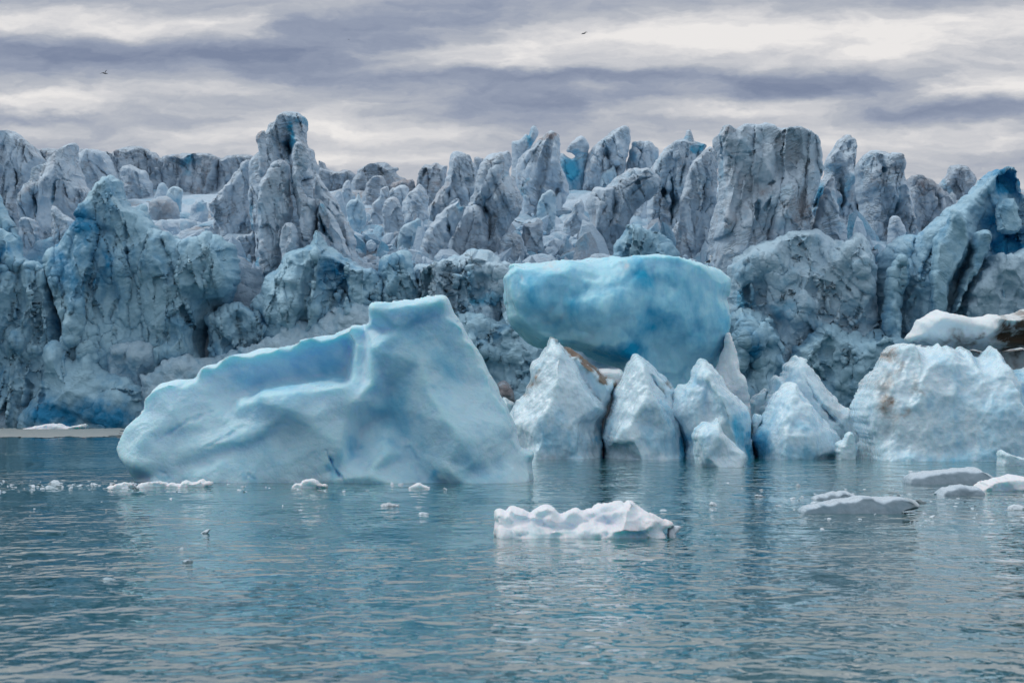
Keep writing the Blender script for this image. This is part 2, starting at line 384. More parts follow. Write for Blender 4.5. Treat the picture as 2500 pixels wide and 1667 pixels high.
# ------------------------------------------------------------------ materials
def ice_mat(name, white, deep, bias=0.0, gain=1.0, scale=.35, dirtc=(.16, .13, .11), dirt_n=0.0, strata=0.0, strata_s=5.0, tilt=0.6,
            bump=.3, bscale=6.0, sss=0.0, rough=.45, speck=0.0, pits=0.0, vstreak=1.0, spec=.35, crackn=0.0, streak=None):
    mt = bpy.data.materials.new(name); mt.use_nodes = True; t = NT(mt.node_tree); t.n.clear()
    out = t.new('ShaderNodeOutputMaterial'); bs = t.new('ShaderNodeBsdfPrincipled'); t.link(bs.outputs[0], out.inputs[0])
    tc = t.new('ShaderNodeTexCoord'); oi = t.new('ShaderNodeObjectInfo')
    P = t.v('ADD', tc.outputs['Object'], t.comb(t.m('MULTIPLY', oi.outputs['Random'], 50.0), t.m('MULTIPLY', oi.outputs['Random'], 91.0), 0.0))
    ab = t.new('ShaderNodeAttribute', attribute_name='blue').outputs['Fac']; ad = t.new('ShaderNodeAttribute', attribute_name='dirt').outputs['Fac']
    Ps = t.v('MULTIPLY', P, (1, 1, 1 / vstreak))
    n1 = t.noise(Ps, scale, 6, .6, .6); n2 = t.noise(Ps, scale * 5.3, 5, .65, .3)
    f = t.m('ADD', t.m('MULTIPLY', t.m('SUBTRACT', n1, .5), 2.6 * gain), t.m('MULTIPLY', t.m('SUBTRACT', n2, .5), .9 * gain))
    sb = None
    if streak:      # fine layering / run-off ribs: (tilt, frequency, colour, relief)
        ro = t.new('ShaderNodeVectorRotate', rotation_type='Y_AXIS'); t.link(P, ro.inputs['Vector']); ro.inputs['Angle'].default_value = streak[0]
        q = t.v('ADD', ro.outputs[0], t.v('MULTIPLY', t.noise(P, .5, 3, out='Color'), (.8, 0, .8)))
        sb = t.noise(t.v('MULTIPLY', q, (1, 1, .16)), streak[1], 4, .6)
        f = t.m('ADD', f, t.m('MULTIPLY', t.m('SUBTRACT', sb, .5), streak[2]))
    f = t.m('ADD', t.m('ADD', f, bias), ab, clamp=True)
    c = t.mixc(f, white, deep)
    bumpn = t.noise(P, bscale, 8, .62)
    bumph = t.m('MULTIPLY', bumpn, 1.0)
    if streak: bumph = t.m('MULTIPLY_ADD', sb, streak[3], bumph)
    if strata:
        rot = t.new('ShaderNodeVectorRotate', rotation_type='Y_AXIS'); t.link(P, rot.inputs['Vector'])
        t.link(t.m('MULTIPLY', t.m('SUBTRACT', oi.outputs['Random'], .55), tilt * 2), rot.inputs['Angle'])
        s = t.v('ADD', rot.outputs[0], t.v('MULTIPLY', t.noise(P, .35, 3, out='Color'), (0, 0, .9)))
        sn = t.noise(t.v('MULTIPLY', s, (.22, .22, 1)), strata_s, 3, .6)
        line = t.m('SUBTRACT', 1.0, t.m('MULTIPLY', t.m('ABSOLUTE', t.m('SUBTRACT', sn, .5)), 16.0), clamp=True)
        msk = t.mr(t.noise(P, .45, 3), .42, .62)
        line = t.m('MULTIPLY', line, msk)
        c = t.mixc(t.m('MULTIPLY', line, .45 * strata), c, tuple(x * .42 for x in white))
        bumph = t.m('SUBTRACT', bumph, t.m('MULTIPLY', line, .7 * strata))
    if crackn:
        vo = t.new('ShaderNodeTexVoronoi', feature='DISTANCE_TO_EDGE'); vo.inputs['Scale'].default_value = .3
        rot2 = t.new('ShaderNodeVectorRotate', rotation_type='Y_AXIS'); t.link(P, rot2.inputs['Vector']); rot2.inputs['Angle'].default_value = .45
        t.link(t.v('ADD', t.v('MULTIPLY', rot2.outputs[0], (1, 1, .35)), t.v('MULTIPLY', t.noise(P, .9, 4, out='Color'), (.9, .9, .9))), vo.inputs['Vector'])
        ln = t.m('SUBTRACT', 1.0, t.m('MULTIPLY', vo.outputs['Distance'], 34.0), clamp=True)
        ln = t.m('MULTIPLY', ln, t.mr(t.noise(P, .5, 2), .46, .6))
        c = t.mixc(t.m('MULTIPLY', ln, .6 * crackn), c, (.05, .12, .2))
        bumph = t.m('SUBTRACT', bumph, t.m('MULTIPLY', ln, crackn))
    dn = t.noise(P, .55, 7, .68, .8)
    df = t.m('MULTIPLY', t.mr(dn, .53, .70), dirt_n)
    dd = t.m('MULTIPLY', ad, t.mr(t.noise(P, 1.6, 6, .7, .6), .30, .58))
    c = t.mixc(t.m('ADD', df, dd, clamp=True), c, dirtc)
    if speck:
        sp = t.mr(t.noise(P, 14.0, 4, .7), .60, .72)
        c = t.mixc(t.m('MULTIPLY', sp, speck), c, tuple(x * .45 for x in white))
    t.link(c, bs.inputs['Base Color'])
    if pits:
        vo = t.new('ShaderNodeTexVoronoi', feature='F1'); vo.inputs['Scale'].default_value = pits
        t.link(t.v('ADD', P, t.v('MULTIPLY', t.noise(P, 3.0, 3, out='Color'), (.35, .35, .35))), vo.inputs['Vector'])
        bumph = t.m('MULTIPLY_ADD', vo.outputs['Distance'], .9, bumph)
    bn = t.new('ShaderNodeBump'); bn.inputs['Strength'].default_value = min(1.0, bump); bn.inputs['Distance'].default_value = .25 if bscale < 8 else .1
    t.link(bumph, bn.inputs['Height']); t.link(bn.outputs[0], bs.inputs['Normal'])
    t.link(t.mr(n2, .3, .7, rough - .12, rough + .15), bs.inputs['Roughness'])
    bs.inputs['Specular IOR Level'].default_value = spec; bs.inputs['IOR'].default_value = 1.31
    if sss:
        bs.inputs['Subsurface Weight'].default_value = sss; bs.inputs['Subsurface Radius'].default_value = (.18, .75, 1.0)
        bs.inputs['Subsurface Scale'].default_value = .9
    return mt

M = {}
M['serac'] = ice_mat('weathered glacier ice', (.44, .58, .71), (.05, .35, .57), bias=-.12, gain=.8, scale=.22, dirt_n=.55, dirtc=(.24, .235, .26),
                     strata=1.3, strata_s=2.6, bump=.55, bscale=3.5, speck=.12, crackn=.6)
M['far'] = ice_mat('far weathered ice', (.36, .475, .59), (.09, .32, .50), bias=-.22, gain=.7, scale=.2, dirt_n=.8, dirtc=(.22, .21, .23),
                   strata=1.3, strata_s=2.3, bump=.6, bscale=3.0, speck=.3, crackn=.6)
M['cliff'] = ice_mat('blue cliff ice', (.33, .56, .71), (.02, .22, .44), bias=.02, gain=1.15, scale=.30, dirt_n=.12, dirtc=(.16, .22, .24),
                     strata=.4, strata_s=2.5, bump=.6, bscale=3.0, vstreak=1.4, crackn=.25)
M['rubble'] = ice_mat('crushed ice', (.46, .62, .77), (.08, .38, .60), bias=-.04, gain=1.0, scale=.3, dirt_n=.18, dirtc=(.25, .25, .275),
                      bump=.9, bscale=5.0, speck=.25)
M['azure'] = ice_mat('azure ridge ice', (.34, .57, .73), (.02, .27, .53), bias=.02, gain=1.0, scale=.3, dirt_n=.08, dirtc=(.2, .24, .26), strata=.4, strata_s=2.5, bump=.6, bscale=3.0, crackn=.4)
M['thin'] = ice_mat('thin melting floe ice', (.43, .56, .67), (.30, .47, .59), bias=-.05, gain=.6, scale=.8, bump=.15, bscale=6.0, rough=.25, dirtc=(.2, .24, .24))
M['slush'] = ice_mat('grey frazil slush', (.24, .28, .29), (.12, .20, .24), bias=.1, scale=.8, bump=.3, rough=.4)
M['crush'] = ice_mat('fallen crushed ice', (.44, .64, .79), (.05, .34, .57), bias=-.02, gain=1.0, scale=.35, dirt_n=.03, bump=.8, bscale=5.0)
M['cave'] = ice_mat('deep blue cave ice', (.30, .56, .70), (.02, .17, .36), bias=.1, gain=.7, scale=.3, bump=.5, bscale=3.5)
M['berg'] = ice_mat('translucent berg ice', (.46, .735, .88), (.04, .42, .70), bias=.07, gain=.75, scale=.22, streak=(.9, 2.2, .9, .8), bump=.30, bscale=7.0, sss=.55, rough=.36,
                    vstreak=1.5, dirtc=(.30, .38, .36))
M['fin'] = ice_mat('melt dimpled ice', (.58, .78, .90), (.07, .44, .70), bias=.0, streak=(0.08, 3.2, .8, 1.4), gain=.8, scale=.35, bump=.22, bscale=4.0, pits=4.0, sss=.2, rough=.27,
                   dirtc=(.20, .155, .12), spec=.45, vstreak=1.5)
M['blueberg'] = ice_mat('deep blue berg ice', (.37, .71, .87), (.012, .36, .63), bias=.04, streak=(.05, 1.3, .9, .5), gain=1.2, scale=.30, bump=.2, bscale=5.0, sss=.5, rough=.33,
                        vstreak=2.2, dirtc=(.50, .62, .70))
M['slabice'] = ice_mat('dirt banded ice', (.68, .79, .86), (.30, .52, .64), bias=-.2, gain=.6, scale=.35, bump=.4, bscale=7.0, sss=.3, rough=.35,
                       dirtc=(.085, .062, .045))
M['floe'] = ice_mat('snowy floe ice', (.70, .77, .86), (.36, .56, .64), bias=-.15, gain=.6, scale=.8, bump=.3, bscale=6.0, sss=.4, rough=.4, dirtc=(.3, .32, .3))
M['wetfloe'] = ice_mat('wet floe ice', (.60, .72, .82), (.28, .46, .56), bias=0, gain=.8, scale=.8, bump=.4, bscale=6.0, rough=.3, dirtc=(.08, .10, .09))

WIND_LO, WIND_HI = .16, 1.2
def water_mat():
    mt = bpy.data.materials.new('fjord water'); mt.use_nodes = True; t = NT(mt.node_tree); t.n.clear()
    out = t.new('ShaderNodeOutputMaterial'); bs = t.new('ShaderNodeBsdfPrincipled'); t.link(bs.outputs[0], out.inputs[0])
    P = t.new('ShaderNodeNewGeometry').outputs['Position']
    big = t.noise(P, .05, 3, .5)
    t.link(t.mixc(t.mr(big, .35, .65), (.003, .068, .082), (.007, .095, .108)), bs.inputs['Base Color'])
    bs.inputs['Roughness'].default_value = .035; bs.inputs['IOR'].default_value = 1.333; bs.inputs['Specular IOR Level'].default_value = .5
    wind = t.mr(t.noise(t.v('MULTIPLY', P, (.035, .075, 1)), 1.0, 3, .55), .36, .62, WIND_LO, WIND_HI)
    def height(Q):
        Q = t.v('MULTIPLY', Q, (2.1, 1.0, 1.0))
        h = t.m('MULTIPLY', t.noise(Q, .45, 1, .5), .05)
        mk = t.mr(t.noise(Q, .33, 3, .6), .38, .62, .15, 1.3)
        h = t.m('MULTIPLY_ADD', t.noise(Q, 1.05, 1, .4, .5), t.m('MULTIPLY', mk, .072), h)
        return t.m('MULTIPLY_ADD', t.noise(Q, 2.6, 1, .5, .6), t.m('MULTIPLY', mk, .021), h)
    e = .02
    h0 = height(P); hx = height(t.v('ADD', P, (e, 0, 0))); hy = height(t.v('ADD', P, (0, e, 0)))
    k = t.m('MULTIPLY', wind, -1 / e)
    nn = t.comb(t.m('MULTIPLY', t.m('SUBTRACT', hx, h0), k), t.m('MULTIPLY', t.m('SUBTRACT', hy, h0), k), 1.0)
    t.link(t.v('NORMALIZE', nn), bs.inputs['Normal'])
    return mt
M['water'] = water_mat()

# ------------------------------------------------------------------ water sheet
def water():
    xs = np.linspace(-160, 160, 41); ys = np.linspace(-120, 215, 41)
    X, Yy = np.meshgrid(xs, ys); V = np.stack([X.ravel(), Yy.ravel(), np.zeros(X.size)], 1)
    j, i = np.meshgrid(np.arange(40), np.arange(40), indexing='ij'); a = (j * 41 + i).ravel()
    o = make_mesh('water', V, np.stack([a, a + 1, a + 42, a + 41], 1), M['water'])
    tag(o, kind='structure')
water()

# ------------------------------------------------------------------ glacier body
LIPX = [0, 330, 480, 600, 690, 850, 1000, 1250, 1500, 1750, 1800, 1980, 2130, 2200, 2500]
LIPY = [578, 588, 604, 640, 650, 640, 628, 640, 632, 640, 610, 575, 595, 650, 640]
def zlip(x, Y=207.0):
    px = 1250 + x / Y * FPX
    return CAMH + (HOR - np.interp(px, LIPX, LIPY)) / FPX * Y
def ztop(x, Y):
    zl = zlip(x); base = 12.7 + .122 * (np.minimum(Y, 290.) - 207)
    k = np.clip((Y - 207) / 22., 0, 1); k = k * k * (3 - 2 * k)
    return zl * (1 - k) + base * k
def ground_Y(px, py):
    for Y in np.arange(207, 292, .5):
        x = (px - 1250) / FPX * Y
        if HOR - (ztop(x, Y) - CAMH) * FPX / Y <= py: return float(Y)
    return 290.0

def glacier():
    sx = .13; xs = np.concatenate([np.linspace(-75, -42, 60)[:-1], np.arange(-42, 42, sx), np.linspace(42, 75, 60)])
    # profile parameter: cliff 0..1, then top
    cz = np.linspace(-.08, 1, 110); ty = 207 + np.concatenate([np.arange(0, 30, .15), np.arange(30, 60, .3), np.arange(60, 130, 1.2)])[1:]
    X = np.repeat(xs[None], len(cz) + len(ty), 0); ns = len(cz)
    Y = np.zeros_like(X); Z = np.zeros_like(X)
    zl = zlip(xs)
    for k, c in enumerate(cz): Z[k] = zl * c; Y[k] = 201.5 + 5.5 * max(c, 0) ** 1.3
    for k, yy in enumerate(ty): Y[ns + k] = yy; Z[ns + k] = ztop(xs, yy)
    Z[Y > 292] -= (Y[Y > 292] - 292) * .12
    V = np.stack([X.ravel(), Y.ravel(), Z.ravel()], 1).astype(np.float32)
    ny, nx = X.shape; j, i = np.meshgrid(np.arange(ny - 1), np.arange(nx - 1), indexing='ij'); a = (j * nx + i).ravel()
    Q = np.stack([a, a + 1, a + nx + 1, a + nx], 1)
    topf = np.clip((V[:, 1] - 206) / 4, 0, 1); far = np.clip((V[:, 1] - 250) / 40, 0, 1)
    for kind_, sc, amp in (('fbm', 9., 1.3), ('facet', 5., 1.7), ('facet', 2.4, 1.1), ('lump', 1.6, .25), ('facet', .9, .36)):
        N = vnormals(V, Q); q = V / sc + .3 * np.stack([fbm(V / sc * .8 + o, 2, 3) for o in (0, 30, 60)], 1)
        h = fbm(q, 4, 71) if kind_ == 'fbm' else chisel(q, 72 + int(sc * 3)) if kind_ == 'facet' else .45 - worley(q, 73 + int(sc * 3))[0] ** 1.4
        V = V + (N * (h * amp * (1 - .75 * far))[:, None]).astype(np.float32)
    V[:, 2] -= 1.25 * np.clip((V[:, 1] - 205) / 4, 0, 1) * (1 - far)
    dirt = np.clip(fbm(V / 6., 4, 91) * 2.2 - .35, 0, .8) * topf
    blue = np.clip(fbm(V / 7., 3, 92) * 1.2 + .1, 0, .6) * (1 - topf * .85)
    blue = blue + .9 * np.exp(-((V[:, 0] - 2.2) / 2.3) ** 2 - ((V[:, 1] - 216) / 8.) ** 2)
    o = make_mesh('glacier', V, Q, M['rubble'], attrs={'blue': blue, 'dirt': dirt})
    tag(o, kind='structure')
glacier()

def chunks(name, pts, mat, seed=1, kind='stuff', flat=.75, blade=0.0):
    """many broken ice pieces: convex lumps cut by random planes; pts = (x, y, z, size)"""
    rs = np.random.RandomState(seed)
    bmv, bmf = ico(2); nv = len(bmv); Vs, Fs = [], []
    for k, (x, y, z, s) in enumerate(pts):
        n = rs.normal(size=(8, 3)); n /= np.linalg.norm(n, axis=1)[:, None]; dd = rs.uniform(.45, 1., 8)
        dots = bmv @ n.T; r = np.min(np.where(dots > .05, dd / np.maximum(dots, .05), 9), 1); r = np.minimum(r, 1.25)
        sc = rs.uniform(.6, 1.25, 3) * s; sc[2] *= flat
        if rs.rand() < blade: sc = np.array([.55, .45, 1.5]) * s * rs.uniform(.8, 1.5)
        v = bmv * r[:, None] * sc
        a = rs.uniform(0, 6.28); c, s_ = math.cos(a), math.sin(a); b = rs.normal() * .4; cb, sb = math.cos(b), math.sin(b)
        v = np.stack([v[:, 0] * cb - v[:, 2] * sb, v[:, 1], v[:, 0] * sb + v[:, 2] * cb], 1)
        v = np.stack([v[:, 0] * c - v[:, 1] * s_, v[:, 0] * s_ + v[:, 1] * c, v[:, 2]], 1) + (x, y, z)
        Vs.append(v); Fs.append(bmf + k * nv)
    V = np.concatenate(Vs); F = np.concatenate(Fs)
    at = {'blue': np.repeat(rs.uniform(-.2, .5, len(pts)), nv), 'dirt': np.repeat((rs.uniform(0, 1, len(pts)) > .8) * .5, nv)}
    o = make_mesh(name, V, np.zeros((0, 4), int), mat, tris=F, attrs=at, smooth=False)
    if kind: tag(o, kind=kind)
    return o
_ico = {}
def ico(n):
    if n not in _ico:
        import bmesh
        b = bmesh.new(); bmesh.ops.create_icosphere(b, subdivisions=n, radius=1); b.verts.ensure_lookup_table()
        _ico[n] = (np.array([v.co[:] for v in b.verts]), np.array([[v.index for v in f.verts] for f in b.faces])); b.free()
    return _ico[n]
# ------------------------------------------------------------------ glacier front and ice towers (specs)
def ext_base(reg, pts): return cv(reg, pts)
SER = dict(disp=[('fbm', 2.6, .16), ('facet', 1.2, .15, (1, 1, .45)), ('ridge', .9, .03)], w=17, prof_p=1.5, g=2.2, jag=1.6, mat=M['serac'], cat='ice tower')
def serac(kind_name, label, reg, pts, base, T=2.2, far=False, seed=1, cat=None, relief=(), cracks=(), blue=(), dirt=(), Y=None, px=None, **kw):
    my = max(p[1] for p in pts); pts = [(p[0], p[1] + (150 if p[1] > my - 70 else 0)) for p in pts]
    o = cv(reg, pts); pxs = [p[0] for p in o]
    if Y is None: Y = ground_Y((min(pxs) + max(pxs)) / 2 if px is None else px, base * .36155 + 250) + T * .6
    d = dict(SER); d.update(kw)
    if far and 'mat' not in kw: d['mat'] = M['far']
    if cat: d['cat'] = cat
    s = REG[reg][2]
    W = max(pxs) - min(pxs)
    d.setdefault('facet', [(max(24, W * .22), max(50, W * .5), T * .42), (max(12, W * .09), max(26, W * .22), T * .14)])
    d.setdefault('panel', [(max(30, W * .26), max(90, W * 1.1), T * .22), (max(16, W * .11), max(50, W * .45), T * .07)])
    c = d.pop('cat')
    return block(kind_name, label, c, o, Y, T=T, seed=seed,
                 relief=[cv(reg, r) for r in relief], cracks=[(cv(reg, a), max(2.2, w_ * .55), dp) for a, w_, dp in cracks],
                 blue=[(*cv(reg, [(a, b)])[0], rx * s, ry * s, v) for a, b, rx, ry, v in blue],
                 dirt=[(*cv(reg, [(a, b)])[0], rx * s, ry * s, v) for a, b, rx, ry, v in dirt], **d)
G1 = 'ice towers on the glacier'; G2 = 'low ice domes on the skyline'
S = serac
# --- far skyline domes
S('ice_dome', 'flat far ice shelf behind the pointed tower, running along the skyline at the left', 'A', [(250, 560), (255, 320), (320, 316), (400, 320), (540, 308), (580, 322), (700, 330), (800, 350), (800, 600)], 440, far=True, seed=3, cat='ice dome', group=G2, T=3)
S('ice_dome', 'smooth rounded far dome, highest of the far domes left of the tallest tower', 'A', [(770, 520), (775, 350), (800, 322), (850, 301), (910, 299), (980, 315), (1040, 340), (1090, 366), (1110, 450), (1100, 540), (900, 560)], 445, far=True, seed=4, cat='ice dome', group=G2, T=3)
S('ice_shelf', 'long low far shelf with a small dark blue cave in its face', 'A', [(1090, 372), (1150, 355), (1230, 348), (1320, 342), (1400, 348), (1450, 360), (1492, 384), (1500, 560), (1100, 580)], 470, far=True, seed=5, cat='ice shelf', T=3,
  cracks=[([(1310, 345), (1325, 420), (1330, 500)], 3, 1.2), ([(1180, 370), (1240, 420), (1300, 480)], 5, .9)], blue=[(1285, 420, 55, 60, 1.4), (1220, 400, 60, 22, .9)])
S('ice_dome', 'broad flat topped grey dome touching the left side of the tallest tower', 'A', [(1472, 560), (1472, 450), (1490, 390), (1540, 360), (1620, 352), (1715, 362), (1750, 400), (1750, 600)], 490, far=True, seed=6, cat='ice dome', group=G2, T=3)
S('ice_dome', 'low grey mound on the skyline just right of the tallest tower', 'A', [(2130, 600), (2135, 392), (2190, 400), (2205, 450), (2270, 475), (2351, 460), (2400, 500), (2400, 640)], 560, far=True, seed=7, cat='ice dome', group=G2, T=2.5)
S('ice_dome', 'small flat far dome left of the curled arched dome', 'B', [(-10, 620), (0, 480), (50, 470), (120, 458), (190, 470), (210, 520), (210, 640)], 560, far=True, seed=8, cat='ice dome', group=G2, T=2.5)
S('ice_dome', 'arched dark dome with a thin curled lip pointing right', 'B', [(150, 680), (160, 560), (180, 500), (230, 440), (290, 410), (360, 403), (400, 412), (430, 432), (490, 450), (482, 462), (462, 468), (480, 495), (530, 520), (580, 560), (600, 660), (400, 700)], 610, far=True, seed=9, cat='ice dome', T=2.6,
  cracks=[([(390, 420), (370, 460), (400, 520)], 3, .6)])
S('ice_dome', 'small round grey dome standing in front of the arched dome', 'B', [(215, 700), (225, 640), (250, 560), (290, 510), (350, 493), (385, 515), (395, 580), (400, 700)], 640, far=True, seed=10, cat='ice dome', group=G2, T=1.8)
S('ice_dome', 'brown streaked low dome right of the arched dome', 'B', [(370, 660), (400, 570), (450, 530), (530, 515), (580, 530), (600, 580), (600, 680)], 640, far=True, seed=11, cat='ice dome', group=G2, T=1.6, dirt=[(480, 560, 120, 60, .9)])
S('ice_dome', 'pale low hump of ice under the brown streaked dome', 'B', [(360, 700), (400, 620), (450, 570), (520, 545), (555, 580), (570, 680), (560, 740)], 680, seed=12, cat='ice dome', group=G2, T=1.6)
S('ice_dome', 'dirty grey dome with wrinkled cracks at the right skyline, beside the two-holed tower', 'C', [(1520, 900), (1545, 520), (1580, 500), (1640, 492), (1700, 520), (1750, 560), (1830, 610), (1875, 665), (1880, 760), (1800, 900), (1620, 1000)], 830, far=True, seed=13, cat='ice dome', T=2.6,
  cracks=[([(1560, 560), (1640, 640), (1700, 600), (1760, 680)], 2.5, .5), ([(1600, 700), (1700, 690), (1800, 650), (1860, 670)], 3, .5), ([(1760, 570), (1840, 650)], 4, .7)], dirt=[(1700, 560, 150, 60, .5)])
S('ice_block', 'squared grey block with a flat top alone on the right skyline', 'C', [(1760, 760), (1765, 550), (1800, 530), (1830, 490), (1850, 440), (1880, 433), (1920, 432), (1980, 443), (2010, 480), (2025, 515), (2010, 700), (1900, 800)], 640, far=True, seed=14, cat='ice block', T=2.2, blue=[(1810, 580, 40, 60, .8)])
# --- left towers
S('ice_slab', 'dark sloping ice shoulder behind the grey towers at the left', 'A', [(740, 640), (735, 420), (755, 340), (790, 335), (830, 370), (860, 440), (900, 520), (900, 640)], 540, far=True, seed=15, cat='ice slab', T=2)
S('ice_tower', 'broad grey tower with smooth rounded back, cropped by the left edge', 'A', [(-260, 1000), (-250, 260), (-150, 210), (-60, 192), (0, 188), (75, 197), (105, 205), (150, 227), (200, 265), (245, 305), (270, 350), (292, 400), (285, 440), (240, 520), (200, 640), (180, 900), (150, 1000)], 850, seed=16, group=G1, T=3.2,
  cracks=[([(128, 400), (150, 500), (162, 600)], 6, 1.6), ([(95, 230), (40, 400), (20, 520)], 3, .5), ([(150, 240), (215, 380), (240, 440)], 3, .6), ([(40, 650), (100, 760), (150, 860)], 9, 1.3)])
S('ice_dome', 'rounded grey block with scalloped face, right behind the pointed tower', 'A', [(500, 700), (520, 350), (580, 322), (640, 320), (720, 330), (750, 400), (790, 500), (830, 640), (700, 720)], 640, seed=17, cat='ice block', T=2.2, cracks=[([(600, 400), (680, 440), (760, 520)], 4, .8)])
S('ice_dome', 'small grey boulder tucked against the right flank of the pointed tower', 'A', [(540, 700), (555, 480), (590, 450), (630, 428), (680, 430), (722, 470), (735, 540), (700, 700)], 620, seed=18, cat='ice block', T=1.6)
S('ice_tower', 'pointed tower leaning left with a hooked tip and an n-shaped crack', 'A', [(205, 960), (150, 860), (125, 700), (135, 640), (200, 560), (240, 470), (290, 420), (355, 370), (400, 330), (440, 290), (490, 270), (522, 285), (524, 360), (545, 470), (580, 560), (625, 620), (640, 720), (600, 860), (480, 960), (350, 980)], 900, seed=19, group=G1, T=2.6,
  relief=[[(480, 300, 0), (470, 440, 1.2), (350, 560, 1.6), (230, 640, 1.4), (220, 850, 1)], [(500, 420, .2), (520, 640, 1.2), (520, 880, 1.2)]],
  cracks=[([(300, 560), (285, 640), (290, 800)], 6, 1.6), ([(405, 715), (425, 560), (470, 538), (545, 560)], 6, 1.5), ([(480, 560), (500, 640), (530, 700)], 4, 1.2), ([(130, 640), (190, 720), (240, 820)], 4, .6)])
S('ice_slab', 'low bluish foot slab standing under the pointed tower', 'A', [(160, 1000), (125, 860), (130, 780), (190, 760), (245, 790), (265, 850), (270, 960)], 920, seed=20, cat='ice slab', T=1.2)
S('ice_slab', 'dark leaning fin below the broad tower at the left edge', 'A', [(-200, 1050), (-200, 520), (-60, 560), (0, 600), (30, 680), (45, 740), (95, 820), (150, 880), (190, 920), (200, 1050)], 960, seed=21, cat='ice slab', T=1.8, mat=M['cliff'])
S('ice_spike', 'thin jagged pale spike just left of the blue pyramid cliff', 'A', [(350, 1000), (357, 900), (352, 710), (362, 703), (385, 718), (440, 760), (470, 772), (515, 805), (500, 900), (440, 1000)], 930, seed=22, cat='ice spike', T=1.3, mat=M['serac'], w=18)
S('ice_slab', 'pair of pale blue pointed slabs below the rounded far dome', 'A', [(800, 680), (815, 600), (812, 470), (830, 440), (870, 415), (900, 422), (930, 450), (985, 460), (1010, 510), (1045, 560), (1050, 680)], 610, seed=23, cat='ice slab', T=1.6, cracks=[([(900, 430), (930, 500), (960, 590)], 5, .8)])
S('ice_dome', 'dark domed ice with a shadowed hollow, below the low far shelf', 'A', [(890, 640), (905, 420), (940, 388), (1000, 370), (1080, 373), (1150, 395), (1190, 430), (1222, 480), (1245, 530), (1230, 640)], 590, far=True, seed=24, cat='ice dome', T=2.2,
  cracks=[([(1000, 430), (1040, 480), (1020, 560)], 14, 1.6)], blue=[(1040, 500, 90, 60, .5)])
S('ice_cone', 'small pale blue cone in front of the cave shelf', 'A', [(1330, 640), (1350, 560), (1390, 500), (1420, 462), (1440, 455), (1475, 480), (1490, 540), (1490, 640)], 590, seed=25, cat='ice cone', T=1.2, mat=M['rubble'], w=20)
S('ice_boulder', 'pale boulder lying in the crushed ice between the pyramid cliff and the tallest tower', 'A', [(1025, 640), (1030, 580), (1080, 540), (1130, 555), (1170, 590), (1160, 640)], 630, seed=26, cat='ice boulder', T=1.2, mat=M['rubble'], w=16, group='boulders in the crushed ice', panel=())
S('ice_boulder', 'blue sided boulder with a shadowed foot, left of the wide pale slab', 'A', [(1270, 800), (1290, 700), (1330, 650), (1370, 645), (1405, 680), (1400, 740), (1360, 800)], 780, seed=27, cat='ice boulder', T=1.2, mat=M['rubble'], w=16, blue=[(1340, 720, 50, 30, .8)], group='boulders in the crushed ice', panel=())
S('dirty_ice_mound', 'brown dirt covered mound of crumpled ice left of the wide pale slab', 'A', [(1000, 800), (1010, 690), (1050, 650), (1100, 630), (1180, 660), (1215, 720), (1200, 780), (1150, 830)], 770, seed=28, cat='ice mound', T=1.6, mat=M['rubble'], dirt=[(1110, 730, 130, 80, .7)], disp=[('facet', .9, .3), ('facet', .4, .12)], w=20, panel=())
# --- tallest tower group
S('ice_slab', 'wide smooth pale slab leaning on the left side of the tallest tower', 'A', [(1480, 1000), (1490, 860), (1440, 770), (1398, 700), (1450, 640), (1530, 560), (1600, 470), (1660, 410), (1705, 385), (1712, 460), (1700, 560), (1700, 700), (1720, 800), (1730, 1000)], 900, seed=30, cat='ice slab', T=2, facet=(70, 120, .35), px=1600 * .36, group=G1)
S('ice_tower', 'tallest tower of the glacier, with a bright blue notch near its rounded top', 'A',
  [(1940, 70), (1985, 72), (2030, 80), (2065, 110), (2078, 150), (2070, 200), (2066, 270), (2085, 322), (2110, 330), (2122, 370), (2140, 410), (2150, 500), (2180, 560), (2210, 680), (2240, 800), (2260, 1050), (1750, 1080), (1740, 900), (1700, 840), (1690, 700), (1690, 560), (1690, 460), (1700, 400), (1740, 360), (1765, 330), (1785, 260), (1810, 190), (1830, 145), (1868, 128), (1872, 105), (1895, 83)], 1010, seed=31, T=3.0,
  relief=[[(1900, 120, .6), (1850, 250, 1.2), (1790, 380, 1.0), (1740, 500, 1.2)], [(1950, 220, 0), (1965, 330, -1.6), (1970, 410, -1.5)], [(1870, 390, 1.6), (1850, 600, 2.4), (1830, 850, 2.2)], [(1965, 420, .2), (1980, 640, .0), (1990, 860, .4)], [(2040, 300, 1.8), (2020, 520, 1.6)], [(2100, 420, 1.4), (2130, 700, 1.6)]],
  cracks=[([(1975, 190), (1958, 300), (1968, 420)], 8, 1.8), ([(1700, 690), (1715, 760), (1745, 880)], 10, 2.2), ([(1970, 420), (2010, 560), (2020, 630)], 5, 1.4), ([(1870, 830), (1885, 900), (1895, 1000)], 7, 1.8), ([(1900, 560), (1890, 700), (1930, 800)], 3, .5), ([(1830, 150), (1900, 330), (1950, 380)], 3, .5), ([(2055, 660), (2060, 700)], 4, 1.2)],
  blue=[(1975, 260, 28, 120, 1.3), (2045, 140, 30, 50, .7), (1715, 800, 20, 90, 1.0)])
S('ice_lump', 'dark brown rimmed knob jutting from the left side of the tallest tower', 'A', [(1750, 360), (1742, 290), (1722, 262), (1720, 230), (1740, 200), (1780, 188), (1797, 200), (1792, 250), (1800, 330)], 1010, seed=32, cat='ice knob', T=1.0, Y=211.5, w=16, dirt=[(1745, 220, 40, 50, 1.2)], panel=())
